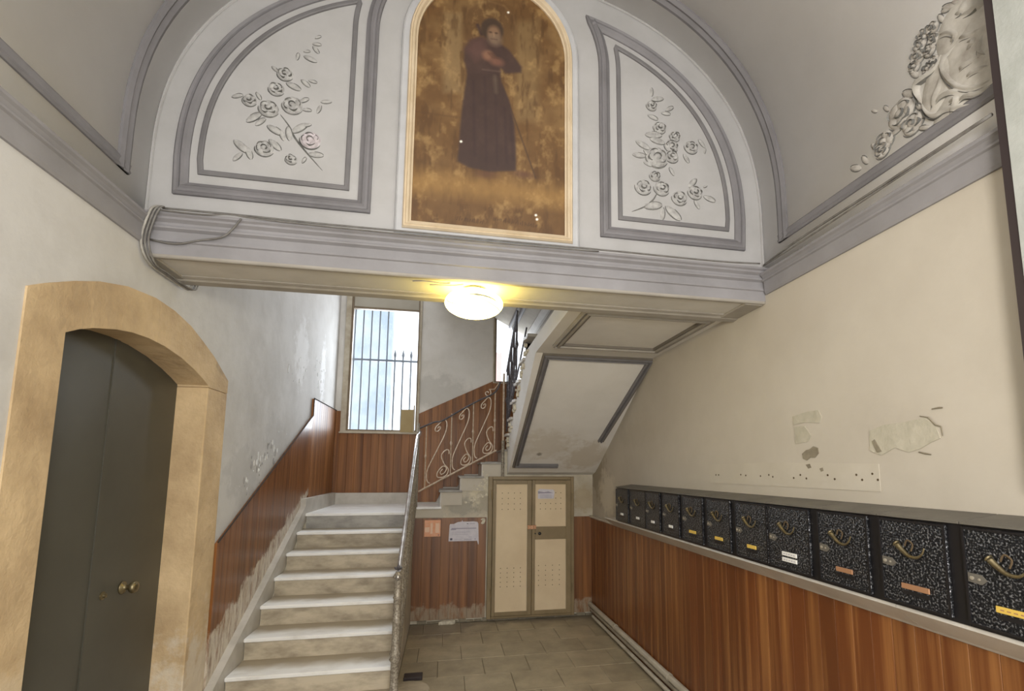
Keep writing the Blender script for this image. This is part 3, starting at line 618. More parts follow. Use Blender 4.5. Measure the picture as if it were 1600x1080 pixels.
def canvas():
    nx, nz = 190, 350
    X0, X1, Z0, Z1 = -.25, .715, 3.465, 5.19
    gx = np.linspace(X0, X1, nx+1); gz = np.linspace(Z0, Z1, nz+1)
    XX, ZZ = np.meshgrid(gx, gz)
    rng = np.random.default_rng(3)
    def nz2(sx, sz, oct_=4):
        out = np.zeros_like(XX); amp = 1; tot = 0
        for o in range(oct_):
            a, b_ = max(2, int(sx*2**o)), max(2, int(sz*2**o)); gq = rng.random((b_+2, a+2))
            u = (XX-X0)/(X1-X0)*a; v = (ZZ-Z0)/(Z1-Z0)*b_; iu = u.astype(int); iv = v.astype(int); fu = u-iu; fv = v-iv
            fu = fu*fu*(3-2*fu); fv = fv*fv*(3-2*fv)
            out += amp*((gq[iv, iu]*(1-fu)+gq[iv, iu+1]*fu)*(1-fv)+(gq[iv+1, iu]*(1-fu)+gq[iv+1, iu+1]*fu)*fv); tot += amp; amp *= .65
        return out/tot
    n1 = nz2(5, 9); n2 = nz2(16, 22); n3 = nz2(30, 14, 3); n4 = nz2(3, 4, 3)
    def sdf(poly):
        P = np.array(poly); inside = np.zeros_like(XX, bool); d = np.full_like(XX, 9.)
        for i in range(len(P)):
            ax, az = P[i]; bx, bz = P[(i+1) % len(P)]
            c = ((az > ZZ) != (bz > ZZ)) & (XX < (bx-ax)*(ZZ-az)/(bz-az+1e-12)+ax); inside ^= c
            t = np.clip(((XX-ax)*(bx-ax)+(ZZ-az)*(bz-az))/((bx-ax)**2+(bz-az)**2+1e-12), 0, 1)
            d = np.minimum(d, np.hypot(XX-ax-t*(bx-ax), ZZ-az-t*(bz-az)))
        return np.where(inside, -d, d)
    def seg(a, b_):
        t = np.clip(((XX-a[0])*(b_[0]-a[0])+(ZZ-a[1])*(b_[1]-a[1]))/((b_[0]-a[0])**2+(b_[1]-a[1])**2), 0, 1)
        return np.hypot(XX-a[0]-t*(b_[0]-a[0]), ZZ-a[1]-t*(b_[1]-a[1]))
    ell = lambda c, rx, rz: (np.hypot((XX-c[0])/rx, (ZZ-c[1])/rz)-1)*min(rx, rz)
    sm = lambda d, w_=.006: np.clip(.5-d/(2*w_), 0, 1)[..., None]
    col = np.ones(XX.shape+(3,))*np.array((.150, .082, .028))
    def put(d, c, k=1., w_=.006):
        nonlocal col; a = sm(d, w_)*k; col = col*(1-a)+np.array(c)*a
    t = np.clip((n1-.38)*3.5, 0, 1)[..., None]; col = col*(1-t)+np.array((.27, .175, .075))*t
    put(ZZ-PB['hz'][1]-.01*n2, (.135, .072, .022), .55, .02)
    put(sdf(PB['lp']), (.36, .27, .14), .75, .02); put(sdf(PB['rp']), (.33, .245, .12), .6, .03)
    put(sdf(PB['arch']+[(PB['arch'][-1][0], 4.45), (.05, 4.45)]), (.115, .068, .03), .7, .02)
    for a, b_ in zip(PB['arch'], PB['arch'][1:]): put(seg(a, b_)-.006, (.26, .17, .08), .7, .006)
    put(np.abs(ZZ-PB['hz'][1])-.004+(XX > .03)*.5, (.08, .045, .02), .6, .006)
    put(-(.45-np.hypot((XX-.2325), np.maximum(0, ZZ-4.70))), (.10, .055, .02), .6, .05)
    put(np.minimum(XX-X0, X1-XX)-.05, (.09, .05, .018), .45, .05)
    t = np.clip((n3-.52)*5, 0, 1)[..., None]*.6; col = col*(1-t)+np.array((.075, .038, .013))*t
    t = np.clip((n2-.55)*5, 0, 1)[..., None]*.28; col = col*(1-t)+np.array((.38, .27, .12))*t
    put(np.abs(ZZ-3.72-.03*n1)-.07, (.32, .20, .07), .45, .05)
    # figure
    sk = .052+.02*n3[..., None]; robe = np.array((.050, .030, .025))
    for p in (PB['feet'][:1]+PB['feet'][1:2]): put(ell(p, .06, .02), (.10, .05, .03), .8, .015)
    put(sdf(PB['staff_shadow']) if 'staff_shadow' in PB else seg(PB['staff'][0], PB['staff'][1])-.0045, (.06, .035, .02), .9, .004)
    put(sdf(PB['skirt']), robe, .97, .008)
    put(sdf(PB['body']), robe*1.12, .97, .01)
    put(sdf([(.049, 4.66), (.09, 4.74), (.17, 4.77), (.20, 4.68), (.12, 4.60)]), (.10, .055, .045), .8, .03)
    h = PB['pts']
    put(seg(PB['staff'][2], PB['staff'][3])-.012, (.05, .03, .025), .9, .006)
    put(ell((h[0][0], h[0][1]), .074, .082), (.055, .036, .024), .97, .008)
    put(ell((h[3][0]+.01, h[3][1]+.028), .040, .055), (.20, .125, .075), .9, .012)
    put(ell((h[3][0]+.018, h[3][1]-.012), .045, .045), (.155, .11, .075), .85, .018)
    for dx in (-.012, .026): put(ell((h[3][0]+dx, h[3][1]+.035), .010, .006), (.05, .03, .02), .9, .004)
    put(seg((h[3][0]+.009, h[3][1]+.03), (h[3][0]+.012, h[3][1]+.008))-.003, (.27, .18, .11), .7, .004)
    put(seg((h[3][0]-.008, h[3][1]-.012), (h[3][0]+.032, h[3][1]-.010))-.003, (.08, .04, .03), .8, .004)
    put(ell(h[5], .035, .035), (.19, .105, .065), .9, .014); put(ell(h[6], .042, .028), (.16, .082, .055), .9, .014)
    for q in range(4): put(seg((h[5][0]+.0+q*.012, h[5][1]+.02), (h[5][0]+.03+q*.012, h[5][1]-.012))-.003, (.09, .045, .03), .8, .004)
    put(seg((.165, 4.545), (.285, 4.55))-.004, (.13, .09, .07), .6, .005)
    for x_, z0_, z1_ in ((.11, 4.45, 3.95), (.18, 4.50, 3.92), (.25, 4.4, 3.9), (.31, 4.3, 3.93), (.35, 4.25, 3.95)): put(seg((x_, z0_), (x_+.02, z1_))-.004, (.038, .022, .022), .8, .012)
    put(seg((.245, 4.51), (.255, 4.40))-.010, (.11, .085, .06), .6, .01)
    # illegible line of brushed script and flaked specks
    tx = PB['txt']; r2 = random.Random(5)
    for a, b_ in ((tx[0], tx[1]), (tx[2], tx[3])):
        x = a[0]
        while x < b_[0]:
            z = a[1]+(b_[1]-a[1])*(x-a[0])/(b_[0]-a[0]); hh = r2.uniform(.006, .02)
            put(seg((x, z-hh*.4), (x+r2.uniform(-.002, .008), z+hh))-.002, (.05, .025, .012), .9, .003); x += r2.uniform(.008, .016)
    for p in (tx[4], tx[5], (.325, 4.985), (.042, 4.03)): put(ell(p, .007, .007), (.8, .76, .66), 1, .003)
    col = (col**1.12)*(.82+.36*n2[..., None])*1.42*np.array((1., .97, .98))
    keep = []
    vid = lambda i, j: j*(nx+1)+i
    for j in range(nz):
        for i in range(nx):
            xm = (gx[i]+gx[i+1])/2; zm = (gz[j]+gz[j+1])/2
            if zm < pc[1] or math.hypot(xm-pc[0], zm-pc[1]) < .49: keep.append((vid(i, j), vid(i+1, j), vid(i+1, j+1), vid(i, j+1)))
    me = bpy.data.meshes.new('canvas'); L0 = pt.location
    me.from_pydata([(float(a)-L0.x, -.012, float(b_)-L0.z) for b_ in gz for a in gx], [], keep)
    at = me.color_attributes.new('paint', 'FLOAT_COLOR', 'POINT'); rgba = np.ones((XX.size, 4), dtype=np.float32); rgba[:, :3] = np.clip(col.reshape(-1, 3), 0, 1); at.data.foreach_set('color', rgba.ravel())
    m = bpy.data.materials.new('aged_oil_painting'); m.use_nodes = True; N = m.node_tree.nodes; a = N.new('ShaderNodeVertexColor'); a.layer_name = 'paint'
    b_ = N['Principled BSDF']; m.node_tree.links.new(a.outputs[0], b_.inputs['Base Color']); b_.inputs['Roughness'].default_value = .55
    me.materials.append(m); o = bpy.data.objects.new('canvas', me); C.objects.link(o); o.parent = pt
    return o
canvas()
# ================================================================ PAINTED RELIEF FLOWERS
LROSES= [(-1.168, 4.121, 0.036), (-1.063, 4.086, 0.05), (-0.937, 4.125, 0.052), (-1.031, 4.214, 0.04), (-0.989, 4.317, 0.04), (-1.07, 3.834, 0.046), (-0.828, 3.92, 0.052), (-0.925, 3.785, 0.03)]
LLEAVES= [(-0.93, 4.444, 0.022, 80), (-0.881, 4.487, 0.018, 10), (-0.858, 4.443, 0.036, -20), (-0.824, 4.592, 0.018, 30), (-0.828, 4.544, 0.023, 0), (-0.831, 4.507, 0.025, -50), (-0.876, 4.279, 0.029, -40), (-0.837, 4.297, 0.022, -10), (-0.794, 4.124, 0.026, 70), (-0.756, 4.179, 0.028, 10), (-1.047, 4.341, 0.022, -40), (-0.941, 4.249, 0.04, -25), (-0.879, 4.168, 0.028, 30), (-0.893, 3.99, 0.048, 40), (-0.854, 4.013, 0.024, 20), (-1.023, 3.957, 0.044, -30), (-0.981, 3.93, 0.032, -70), (-0.946, 3.945, 0.04, -80), (-1.19, 3.831, 0.048, -40), (-1.208, 3.765, 0.031, 50), (-1.149, 3.796, 0.036, -70), (-0.795, 3.834, 0.038, 0), (-1.141, 4.018, 0.044, 40), (-1.104, 3.996, 0.032, 45), (-0.859, 4.109, 0.024, 0), (-1.235, 4.138, 0.028, 20), (-1.123, 4.156, 0.024, -60), (-1.017, 3.865, 0.04, -45), (-0.857, 3.79, 0.02, 60)]
LSTEM= [(-1.001, 4.058), (-0.949, 3.991), (-0.913, 3.922), (-0.844, 3.838), (-0.753, 3.739)]
RFLOWERS= [(1.378, 4.331, 0.042), (1.353, 4.112, 0.072), (1.382, 3.889, 0.05), (1.25, 3.882, 0.052), (1.51, 3.835, 0.05), (1.627, 3.889, 0.048), (1.608, 4.218, 0.045), (1.46, 4.207, 0.045), (1.488, 4.282, 0.035), (1.335, 3.971, 0.035), (1.463, 4.132, 0.045), (1.322, 4.485, 0.035)]
RLEAVES= [(1.324, 4.59, 0.03, 90), (1.368, 4.546, 0.042, 15), (1.453, 4.485, 0.032, 30), (1.426, 4.445, 0.031, 0), (1.33, 4.402, 0.035, -20), (1.225, 4.109, 0.042, 0), (1.691, 4.26, 0.033, -50), (1.71, 4.207, 0.02, 80), (1.256, 4.188, 0.05, -25), (1.332, 4.274, 0.055, 5), (1.639, 3.803, 0.032, -60), (1.733, 3.857, 0.042, -20), (1.609, 3.958, 0.042, 50), (1.462, 3.722, 0.062, -40), (1.383, 3.709, 0.04, 85), (1.315, 3.759, 0.06, 10), (1.569, 4.131, 0.032, -60), (1.46, 4.022, 0.03, -60), (1.361, 4.233, 0.05, -10), (1.288, 4.054, 0.03, -20), (1.705, 3.943, 0.016, 30), (1.28, 4.132, 0.027, -45)]
RSTEM= [(1.347, 3.85), (1.316, 3.798), (1.252, 3.742), (1.165, 3.699)]
GFLOWERS= [(1.661, 3.992, 0.029), (1.705, 4.0, 0.025), (1.662, 3.939, 0.028), (1.725, 3.967, 0.03), (1.689, 3.909, 0.028), (1.746, 3.926, 0.036), (1.679, 3.842, 0.028), (1.705, 3.831, 0.028), (1.766, 3.892, 0.028), (1.862, 3.726, 0.068), (1.807, 3.634, 0.052), (1.964, 3.649, 0.052), (1.977, 3.613, 0.041)]
GLEAVES= [(1.578, 4.018, 0.032, 40), (1.549, 4.009, 0.024, 50), (1.618, 4.0, 0.025, 70), (1.773, 3.864, 0.032, 60), (1.811, 3.791, 0.04, 45), (1.766, 3.806, 0.024, 60), (2.002, 3.845, 0.02, 45), (1.935, 3.808, 0.023, 60), (1.768, 3.689, 0.024, 60), (1.764, 3.644, 0.028, 50), (1.753, 3.574, 0.027, 30), (2.085, 3.628, 0.032, 60), (2.147, 3.62, 0.038, 35), (2.024, 3.662, 0.025, 60), (1.896, 3.655, 0.031, 0), (1.593, 4.016, 0.021, 30)]
GSCROLLS= [[(1.552, 3.833), (1.597, 3.818), (1.634, 3.79), (1.621, 3.72), (1.584, 3.649), (1.533, 3.596), (1.481, 3.573), (1.449, 3.573)], [(1.459, 3.807), (1.504, 3.82), (1.531, 3.833), (1.555, 3.84)], [(1.45, 3.695), (1.502, 3.703), (1.55, 3.706), (1.565, 3.696)], [(1.45, 3.628), (1.487, 3.645), (1.52, 3.651), (1.542, 3.646)], [(1.64, 3.848), (1.66, 3.801), (1.708, 3.8), (1.758, 3.8), (1.77, 3.759), (1.751, 3.693)], [(1.648, 3.758), (1.654, 3.698), (1.68, 3.663), (1.699, 3.629)], [(1.683, 3.64), (1.643, 3.65), (1.6, 3.635), (1.573, 3.606)], [(1.584, 3.572), (1.548, 3.575), (1.504, 3.547), (1.452, 3.542)], [(1.751, 3.693), (1.724, 3.623), (1.68, 3.582), (1.628, 3.574), (1.579, 3.545), (1.533, 3.525)], [(1.542, 3.934), (1.489, 3.913), (1.461, 3.916), (1.447, 3.932)], [(1.632, 3.931), (1.589, 3.907), (1.563, 3.867), (1.593, 3.855)], [(1.555, 3.954), (1.52, 3.944), (1.51, 3.98)], [(1.527, 3.795), (1.495, 3.78), (1.531, 3.759)], [(1.458, 3.777), (1.48, 3.722), (1.458, 3.68)], [(1.625, 3.596), (1.589, 3.592), (1.623, 3.547)]]

def lun_p(x, z, h): return (x, YL-h, z)
def vault_x(z):
    best = min(inner[1:-1], key=lambda q: abs(q[1]-z) if q[0] > XC else 9)
    pts = [q for q in inner if q[0] > XC]; pts.sort(key=lambda q: q[1])
    for p, q in zip(pts, pts[1:]):
        if p[1] <= z <= q[1]: return p[0]+(q[0]-p[0])*(z-p[1])/(q[1]-p[1]+1e-9)
    return best[0]
def gar_p(y, z, h): return (vault_x(z)-h, y, z)
def ribbon(b, pts, w_, h, P, taper=True):
    """low rounded ridge following 2D points, tapering to both ends"""
    pts = [Vector(p) for p in pts]; n = len(pts); i = len(b.v)
    for k, p in enumerate(pts):
        d = pts[min(k+1, n-1)]-pts[max(k-1, 0)]; 
        if d.length < 1e-9: d = Vector((1, 0))
        d.normalize(); q = Vector((-d.y, d.x)); t = math.sin(PI*min(max((k+.6)/(n+.2), 0), 1))**.6 if taper else 1
        for o_, hh in ((-1, -.001), (0, h), (1, -.001)): 
            r = p+q*o_*w_*t*.5; b.v.append(P(r.x, r.y, hh*t if hh > 0 else hh))
    for k in range(n-1):
        for j in (0, 1): b.f.append([i+k*3+j, i+k*3+j+1, i+k*3+j+4, i+k*3+j+3])
def dome(b, c, rx, ry, ang, h, P, seg=12):
    i = len(b.v); ca, sa = math.cos(ang), math.sin(ang)
    for r_, hh in ((1, -.001), (.86, h*.55), (.5, h*.9)):
        for k in range(seg):
            t = 2*PI*k/seg; u = math.cos(t)*rx*r_; v = math.sin(t)*ry*r_
            b.v.append(P(c[0]+u*ca-v*sa, c[1]+u*sa+v*ca, hh))
    b.v.append(P(c[0], c[1], h))
    for q in (0, 1):
        for k in range(seg): b.f.append([i+q*seg+k, i+q*seg+(k+1) % seg, i+(q+1)*seg+(k+1) % seg, i+(q+1)*seg+k])
    for k in range(seg): b.f.append([i+2*seg+k, i+2*seg+(k+1) % seg, i+3*seg])
def arc(c, rx, ry, a0, a1, n=9, rot=0):
    return [(c[0]+math.cos(rot)*rx*math.cos(a0+(a1-a0)*k/n)-math.sin(rot)*ry*math.sin(a0+(a1-a0)*k/n), c[1]+math.sin(rot)*rx*math.cos(a0+(a1-a0)*k/n)+math.cos(rot)*ry*math.sin(a0+(a1-a0)*k/n)) for k in range(n+1)]
rf = random.Random(11)
def rose(par, c, r, P, m, name='rose', hh=.014):
    r *= 1.18
    b = B(); dome(b, c, r*.95, r*.85, rf.random()*3, hh*.8, P, 14)
    a0 = rf.random()*6
    for k in range(5):
        a = a0+k*2*PI/5; dome(b, (c[0]+math.cos(a)*r*.55, c[1]+math.sin(a)*r*.5), r*.48, r*.36, a+PI/2, hh*rf.uniform(.9, 1.2), P, 10)
    dome(b, c, r*.36, r*.32, 0, hh*1.5, P, 10)
    o = obj(name, b, m, par, smooth=True)
    s_ = B()
    PP = lambda u, v, h: P(u, v, h+hh*1.25 if h > 0 else h)
    s0 = -PI*.9 
    ribbon(s_, arc(c, r*.98, r*.92, s0, s0+PI*.75, 10), r*.20, .006, P)
    ribbon(s_, arc(c, r*1.0, r*.9, PI*.95, PI*1.3, 6), r*.17, .006, P)
    for k in range(4):
        a = a0+k*1.45+rf.random()*.5; q = (c[0]+math.cos(a)*r*.35, c[1]+math.sin(a)*r*.3)
        ribbon(s_, arc(q, r*.42, r*.34, a-1.2, a+rf.uniform(.4, 1.2), 7), r*.13, .004, PP)
    ribbon(s_, arc(c, r*.3, r*.25, a0, a0+4, 9), r*.11, .003, lambda u, v, h: P(u, v, h+hh*1.6 if h > 0 else h))
    obj('brush_line', s_, 'sketch', o)
    return o
def leafp(par, c, L_, deg, P, m):
    L_ *= 1.15
    a = math.radians(deg); d = Vector((math.cos(a), math.sin(a))); b = B()
    dome(b, c, L_, L_*.38, a, .007, P, 12); o = obj('leaf', b, m, par, smooth=True)
    s_ = B(); cc = Vector(c)
    ribbon(s_, arc(c, L_, L_*.4, PI*1.02, PI*1.95, 8, a), L_*.19, .005, P)
    if rf.random() < .6: ribbon(s_, arc(c, L_, L_*.4, .1, PI*.55, 5, a), L_*.14, .005, P)
    obj('brush_line', s_, 'sketch', o)
def spray(name, label, loc, flowers, leaves, stem, P, m, pink=None):
    t = thing(name, label, 'wall decoration', loc)
    if stem:
        b = B(); ribbon(b, bez(stem, 5), .014, .006, P); obj('stem', b, 'sketch', t)
    for f in leaves: leafp(t, f[:2], f[2], f[3], P, m)
    for k, f in enumerate(flowers): rose(t, f[:2], f[2], P, 'petal_pink' if k == pink else m)
    return t
spray('rose_spray', 'grey shaded rose spray in the left panel of the lunette', (-.98, YL, 3.7), LROSES, LLEAVES, LSTEM, lun_p, 'petal', 6)
spray('blossom_spray', 'grey shaded blossom spray in the right panel of the lunette', (1.4, YL, 3.7), RFLOWERS, RLEAVES, RSTEM, lun_p, 'petal')
ga = spray('flower_garland', 'brownish flower garland with scrolled cartouche on the right of the vault', (2.12, 1.7, 3.6), GFLOWERS, GLEAVES, None, gar_p, 'gpetal')
b = B()
dome(b, (1.50, 3.72), .17, .20, .1, .02, gar_p, 18); dome(b, (1.66, 3.72), .09, .14, .3, .018, gar_p, 14); dome(b, (1.56, 3.90), .10, .12, .5, .016, gar_p, 14); dome(b, (1.60, 3.60), .13, .07, -.6, .016, gar_p, 14)
obj('cartouche', b, 'scroll', ga, smooth=True)
for k, s_ in enumerate(GSCROLLS):
    b = B(); ribbon(b, bez([p[:2] for p in s_], 5), .035, .035, gar_p); o = obj('scroll', b, 'scroll', ga, smooth=True)
    b = B(); ribbon(b, [(p.x+.012, p.y-.012) for p in bez([p[:2] for p in s_], 5)], .012, .022, gar_p); obj('brush_line', b, 'sketch', o)
# ================================================================ MAILBOXES
XF = 1.90
edges = [5.47, 5.03, 4.61, 4.23, 3.85, 3.46, 3.085, 2.735, 2.325, 1.945, 1.575, 1.20]
plates = ['whiteplate', 'whiteplate', 'whiteplate', 'whiteplate', 'goldplate', 'goldplate', 'goldplate', 'two', 'copper', 'copper', 'goldplate']
ords = ['farthest', 'second farthest', 'third farthest', 'fourth farthest']
blabel = ['black mailbox farthest along the row, beside the peeling corner', 'second mailbox from the far end of the row, with a small pale plate', 'third mailbox from the far end of the row, with a small pale plate',
          'black mailbox with the last white plate before the yellow plated ones', 'farthest of the three neighbouring mailboxes with yellow plates', 'middle of the three neighbouring mailboxes with yellow plates',
          'nearest of the three neighbouring yellow plated mailboxes, left of the two-plate one', 'black mailbox with two white name plates one above the other', 'black mailbox with a small coppery plate, right of the two-plate box',
          'large black mailbox with a wide coppery plate, second from the right edge', 'nearest mailbox at the right edge, with a long bright yellow plate']
def mailbox(k):
    y1, y0 = edges[k], edges[k+1]; wd = y1-y0
    t = thing('mailbox', blabel[k], 'mailbox', (1.99, (y0+y1)/2, 1.432), 'black mailboxes in a row')
    z0, z1 = 1.434, 1.808
    obj('body', B().prism([(XF+.012, z0), (XR-.002, z0), (XR-.002, 1.828), (XF+.012, z1)], 'Y', y0+.001, y1-.001), 'boxblack', t)
    obj('lid', B().prism([(XF-.006, z1-.004), (XF-.006, z1+.004), (XR-.002, 1.838), (XR-.002, 1.830)], 'Y', y0+.003, y1-.003), 'boxtop', t)
    gap = .060 if k not in (1, 6) else .008
    d0, d1 = y0+gap, y1-.006       # door
    dr = obj('door', B().box(XF-.002, XF+.012, d0, d1, z0+.012, z1-.014), 'hammered', t, bevel=.003)
    rim = B().box(XF-.006, XF-.002, d0, d1, z0+.012, z0+.020).box(XF-.006, XF-.002, d0, d1, z1-.022, z1-.014).box(XF-.006, XF-.002, d0, d0+.008, z0+.02, z1-.022).box(XF-.006, XF-.002, d1-.008, d1, z0+.02, z1-.022)
    obj('rim', rim, 'boxblack', dr)
    cy = (d0+d1)/2; P = lambda u, v, h: (XF-.003-h, u, v)
    # post horn: bell on the left (far), tube curling up to the right (near)
    b = B(); pts = bez([(cy+.055, 1.690), (cy+.035, 1.672), (cy+.005, 1.652), (cy-.03, 1.650), (cy-.055, 1.668), (cy-.066, 1.692)], 5); n = len(pts)
    b.tube([(XF-.010, p.x, p.y) for p in pts], [.010*(1-j/n)**1.3+.0028 for j in range(n)], 7)
    b.lathe([(.012, 0), (.016, .005), (.011, .006)], (XF-.010, cy+.057, 1.693), (0, .8, .6), 10)
    obj('post_horn', b, 'brass', dr, smooth=True)
    obj('cord', B().tube(bez([(XF-.006, cy+.025, 1.69), (XF-.008, cy+.01, 1.715), (XF-.006, cy-.012, 1.70), (XF-.008, cy-.004, 1.672)], 4), .0035, 5), 'hole', dr)
    # lock
    lk = B().prism([(d1-.012, 1.632), (d1-.012, 1.600), (d1-.06, 1.596), (d1-.078, 1.612), (d1-.06, 1.630)], 'X', XF-.007, XF-.002)
    lo = obj('lock_plate', lk, 'boxtop', dr)
    obj('lock', B().lathe([(.007, 0), (.007, .005), (.003, .006)], (XF-.007, d1-.028, 1.615), (-1, 0, 0), 10).lathe([(.005, 0), (.004, .003)], (XF-.007, d1-.052, 1.613), (-1, 0, 0), 8), 'pipe_metal', lo)
    # name plates
    w_ = wd*.27; cp = cy-.008
    def plate(z, m, ww=w_, hh=.011):
        o = obj('name_plate', B().box(XF-.008, XF-.002, cp-ww/2, cp+ww/2, z-hh, z+hh), m, dr, bevel=.0015)
        for q in range(5): obj('print_mark', B().box(XF-.0086, XF-.008, cp+ww/2-ww*(.12+.17*q)-ww*.1, cp+ww/2-ww*(.12+.17*q), z-.002, z+.002), 'inkgrey' if m != 'goldplate' else 'copper', o) if k in (7, 10) else None
    p = plates[k]
    if p == 'two': plate(1.535, 'whiteplate', w_*1.1); plate(1.503, 'whiteplate', w_*1.1)
    else: plate(1.525, p, w_*(1.25 if k >= 9 else 1) if k > 3 else w_*.7)
    obj('slot', B().box(XF-.004, XF-.0015, cp-w_*.6, cp+w_*.6, 1.475 if p == 'two' else 1.492, 1.478 if p == 'two' else 1.508), 'boxblack', dr)
for k in range(11): mailbox(k)
# ================================================================ UTILITY CABINET
YC = YB-.06
cb = thing('utility_cabinet', 'cream panelled olive framed double door cabinet set in the end wall', 'cabinet', (1.19, YC, 0))
fr = B().box(.592, .648, YC-.01, YB-.002, .03, 1.905).box(1.745, 1.792, YC-.01, YB-.002, .03, 1.905).box(.648, 1.745, YC-.01, YB-.002, 1.86, 1.905).box(.648, 1.745, YC-.01, YB-.002, .03, .06)
obj('outer_frame', fr, 'cabframe', cb, bevel=.004)
def cdoor(x0, x1, rects, st0, st1):
    b = B(); z0, z1 = .065, 1.855
    b.box(x0, x0+st0, YC-.025, YC+.02, z0, z1).box(x1-st1, x1, YC-.025, YC+.02, z0, z1)
    zs = sorted([r[0] for r in rects]+[r[1] for r in rects]); b.box(x0+st0, x1-st1, YC-.025, YC+.02, z0, zs[0]).box(x0+st0, x1-st1, YC-.025, YC+.02, zs[-1], z1)
    if len(rects) == 2: b.box(x0+st0, x1-st1, YC-.025, YC+.02, zs[1], zs[2])
    d = obj('door', b, 'cabframe', cb, bevel=.003)
    for r in rects: 
        obj('panel', B().box(x0+st0+.001, x1-st1-.001, YC-.014, YC+.01, r[0]+.001, r[1]-.001), 'cabpanel', d)
        i = .0; fb = B(); 
        fb.box(x0+st0, x0+st0+.008, YC-.018, YC-.014, r[0], r[1]).box(x1-st1-.008, x1-st1, YC-.018, YC-.014, r[0], r[1])
        obj('bead', fb, 'framew', d)
    return d
dL = cdoor(.652, 1.188, [(.115, 1.80)], .045, .06)
dR = cdoor(1.192, 1.742, [(.115, 1.05), (1.22, 1.80)], .045, .07)
def holes(d, x0, x1, z0, z1, nx, nz):
    b = B()
    for i in range(nx):
        for j in range(nz):
            x = x0+(x1-x0)*i/(nx-1); z = z0+(z1-z0)*j/(nz-1); r = .0065
            b.prism([(x+r*math.cos(t), z+r*math.sin(t)) for t in [PI*q/3 for q in range(6)]], 'Y', YC-.0155, YC-.010)
    obj('vent_holes', b, 'hole', d, kind='stuff')
holes(dL, .78, 1.03, 1.46, 1.68, 4, 4); holes(dL, .77, 1.04, .44, .68, 4, 5)
holes(dR, 1.31, 1.60, 1.46, 1.68, 5, 4); holes(dR, 1.29, 1.58, .44, .70, 4, 5)
obj('latch', B().box(1.13, 1.25, YC-.045, YC-.025, 1.19, 1.245).box(1.145, 1.175, YC-.055, YC-.045, 1.20, 1.235).box(1.205, 1.235, YC-.055, YC-.045, 1.2, 1.235), 'copper', dL, bevel=.004, label='brown metal hasp joining the two cabinet doors')
obj('lock', B().lathe([(.022, 0), (.022, .006), (.012, .012), (.003, .014)], (1.30, YC-.025, 1.13), (0, -1, 0), 14), 'boxblack', dR)
obj('lock', B().lathe([(.010, 0), (.008, .01), (.003, .012)], (1.24, YC-.025, 1.13), (0, -1, 0), 10), 'boxblack', dR)
for z in (.35, 1.66):
    obj('hinge', B().tube([(.640, YC-.022, z-.07), (.640, YC-.022, z+.07)], .010, 8), 'cabframe', dL)
for z in (.4, 1.62):
    obj('hinge', B().tube([(1.760, YC-.022, z-.05), (1.760, YC-.022, z+.05)], .009, 8), 'cabframe', dR)
cn = thing('notice', 'small blue printed notice on the cabinet upper right door', 'notice', (1.39, YC-.02, 1.7))
obj('sheet', B().prism([(1.275, 1.60), (1.50, 1.60), (1.51, 1.70), (1.49, 1.725), (1.30, 1.735), (1.272, 1.71)], 'Y', YC-.020, YC-.017), 'paper', cn)
obj('heading', B().prism([(1.275, 1.67), (1.49, 1.675), (1.42, 1.70), (1.36, 1.69), (1.275, 1.705)], 'Y', YC-.0208, YC-.0202), 'inkgrey', cn)
for q in range(3): obj('print_line', B().box(1.30, 1.47, YC-.0208, YC-.0202, 1.612+.018*q, 1.617+.018*q), 'inkgrey', cn)
# ================================================================ NOTICES ON THE PANELLING
YN = YB-.026
n1 = thing('notice', 'square orange notice at the left of the scuffed panelling', 'notice', (-.137, YN, 1.22))
obj('sheet', B().box(-.243, -.033, YN-.002, YN+.002, 1.112, 1.327), 'paper_o', n1)
for a in ((-.165, -.135, 1.15, 1.285), (-.10, -.05, 1.16, 1.285), (-.235, -.175, 1.17, 1.235)): obj('print_block', B().box(a[0], a[1], YN-.0028, YN-.0021, a[2], a[3]), 'peach', n1)
obj('print_bar', B().box(-.238, -.037, YN-.0028, YN-.0021, 1.288, 1.292), 'copper', n1); obj('print_mark', B().box(-.065, -.052, YN-.0028, YN-.0021, 1.127, 1.138), 'ink', n1)
n2 = thing('notice', 'torn white printed notice left of the cabinet', 'notice', (.27, YN, 1.17))
obj('sheet', B().prism([(.075, 1.045), (.452, 1.045), (.468, .995), (.476, 1.0), (.466, 1.27), (.455, 1.295), (.40, 1.303), (.33, 1.30), (.255, 1.302), (.25, 1.322), (.244, 1.302), (.19, 1.295), (.14, 1.272), (.09, 1.272), (.083, 1.25)], 'Y', YN-.002, YN+.002), 'paper', n2)
for a, m_ in (((.10, .17, 1.192, 1.205), 'inkgrey'), ((.11, .44, 1.205, 1.218), 'inkgrey'), ((.31, .335, 1.268, 1.278), 'ink'), ((.345, .42, 1.27, 1.276), 'inkgrey'), ((.095, .125, 1.06, 1.085), 'ink'), ((.28, .38, 1.064, 1.072), 'inkgrey'), ((.42, .432, 1.06, 1.08), 'inkgrey'), ((.34, .38, 1.095, 1.10), 'inkgrey'), ((.15, .25, 1.066, 1.070), 'inkgrey'), ((.12, .30, 1.15, 1.153), 'inkgrey'), ((.12, .36, 1.165, 1.168), 'inkgrey'), ((.12, .33, 1.13, 1.133), 'inkgrey')):
    obj('print_mark', B().box(a[0], a[1], YN-.0028, YN-.0021, a[2], a[3]), m_, n2)
n3 = thing('paper_scrap', 'torn scrap of pale paper at the top right corner of the scuffed panelling', 'paper', (.51, YN, 1.30))
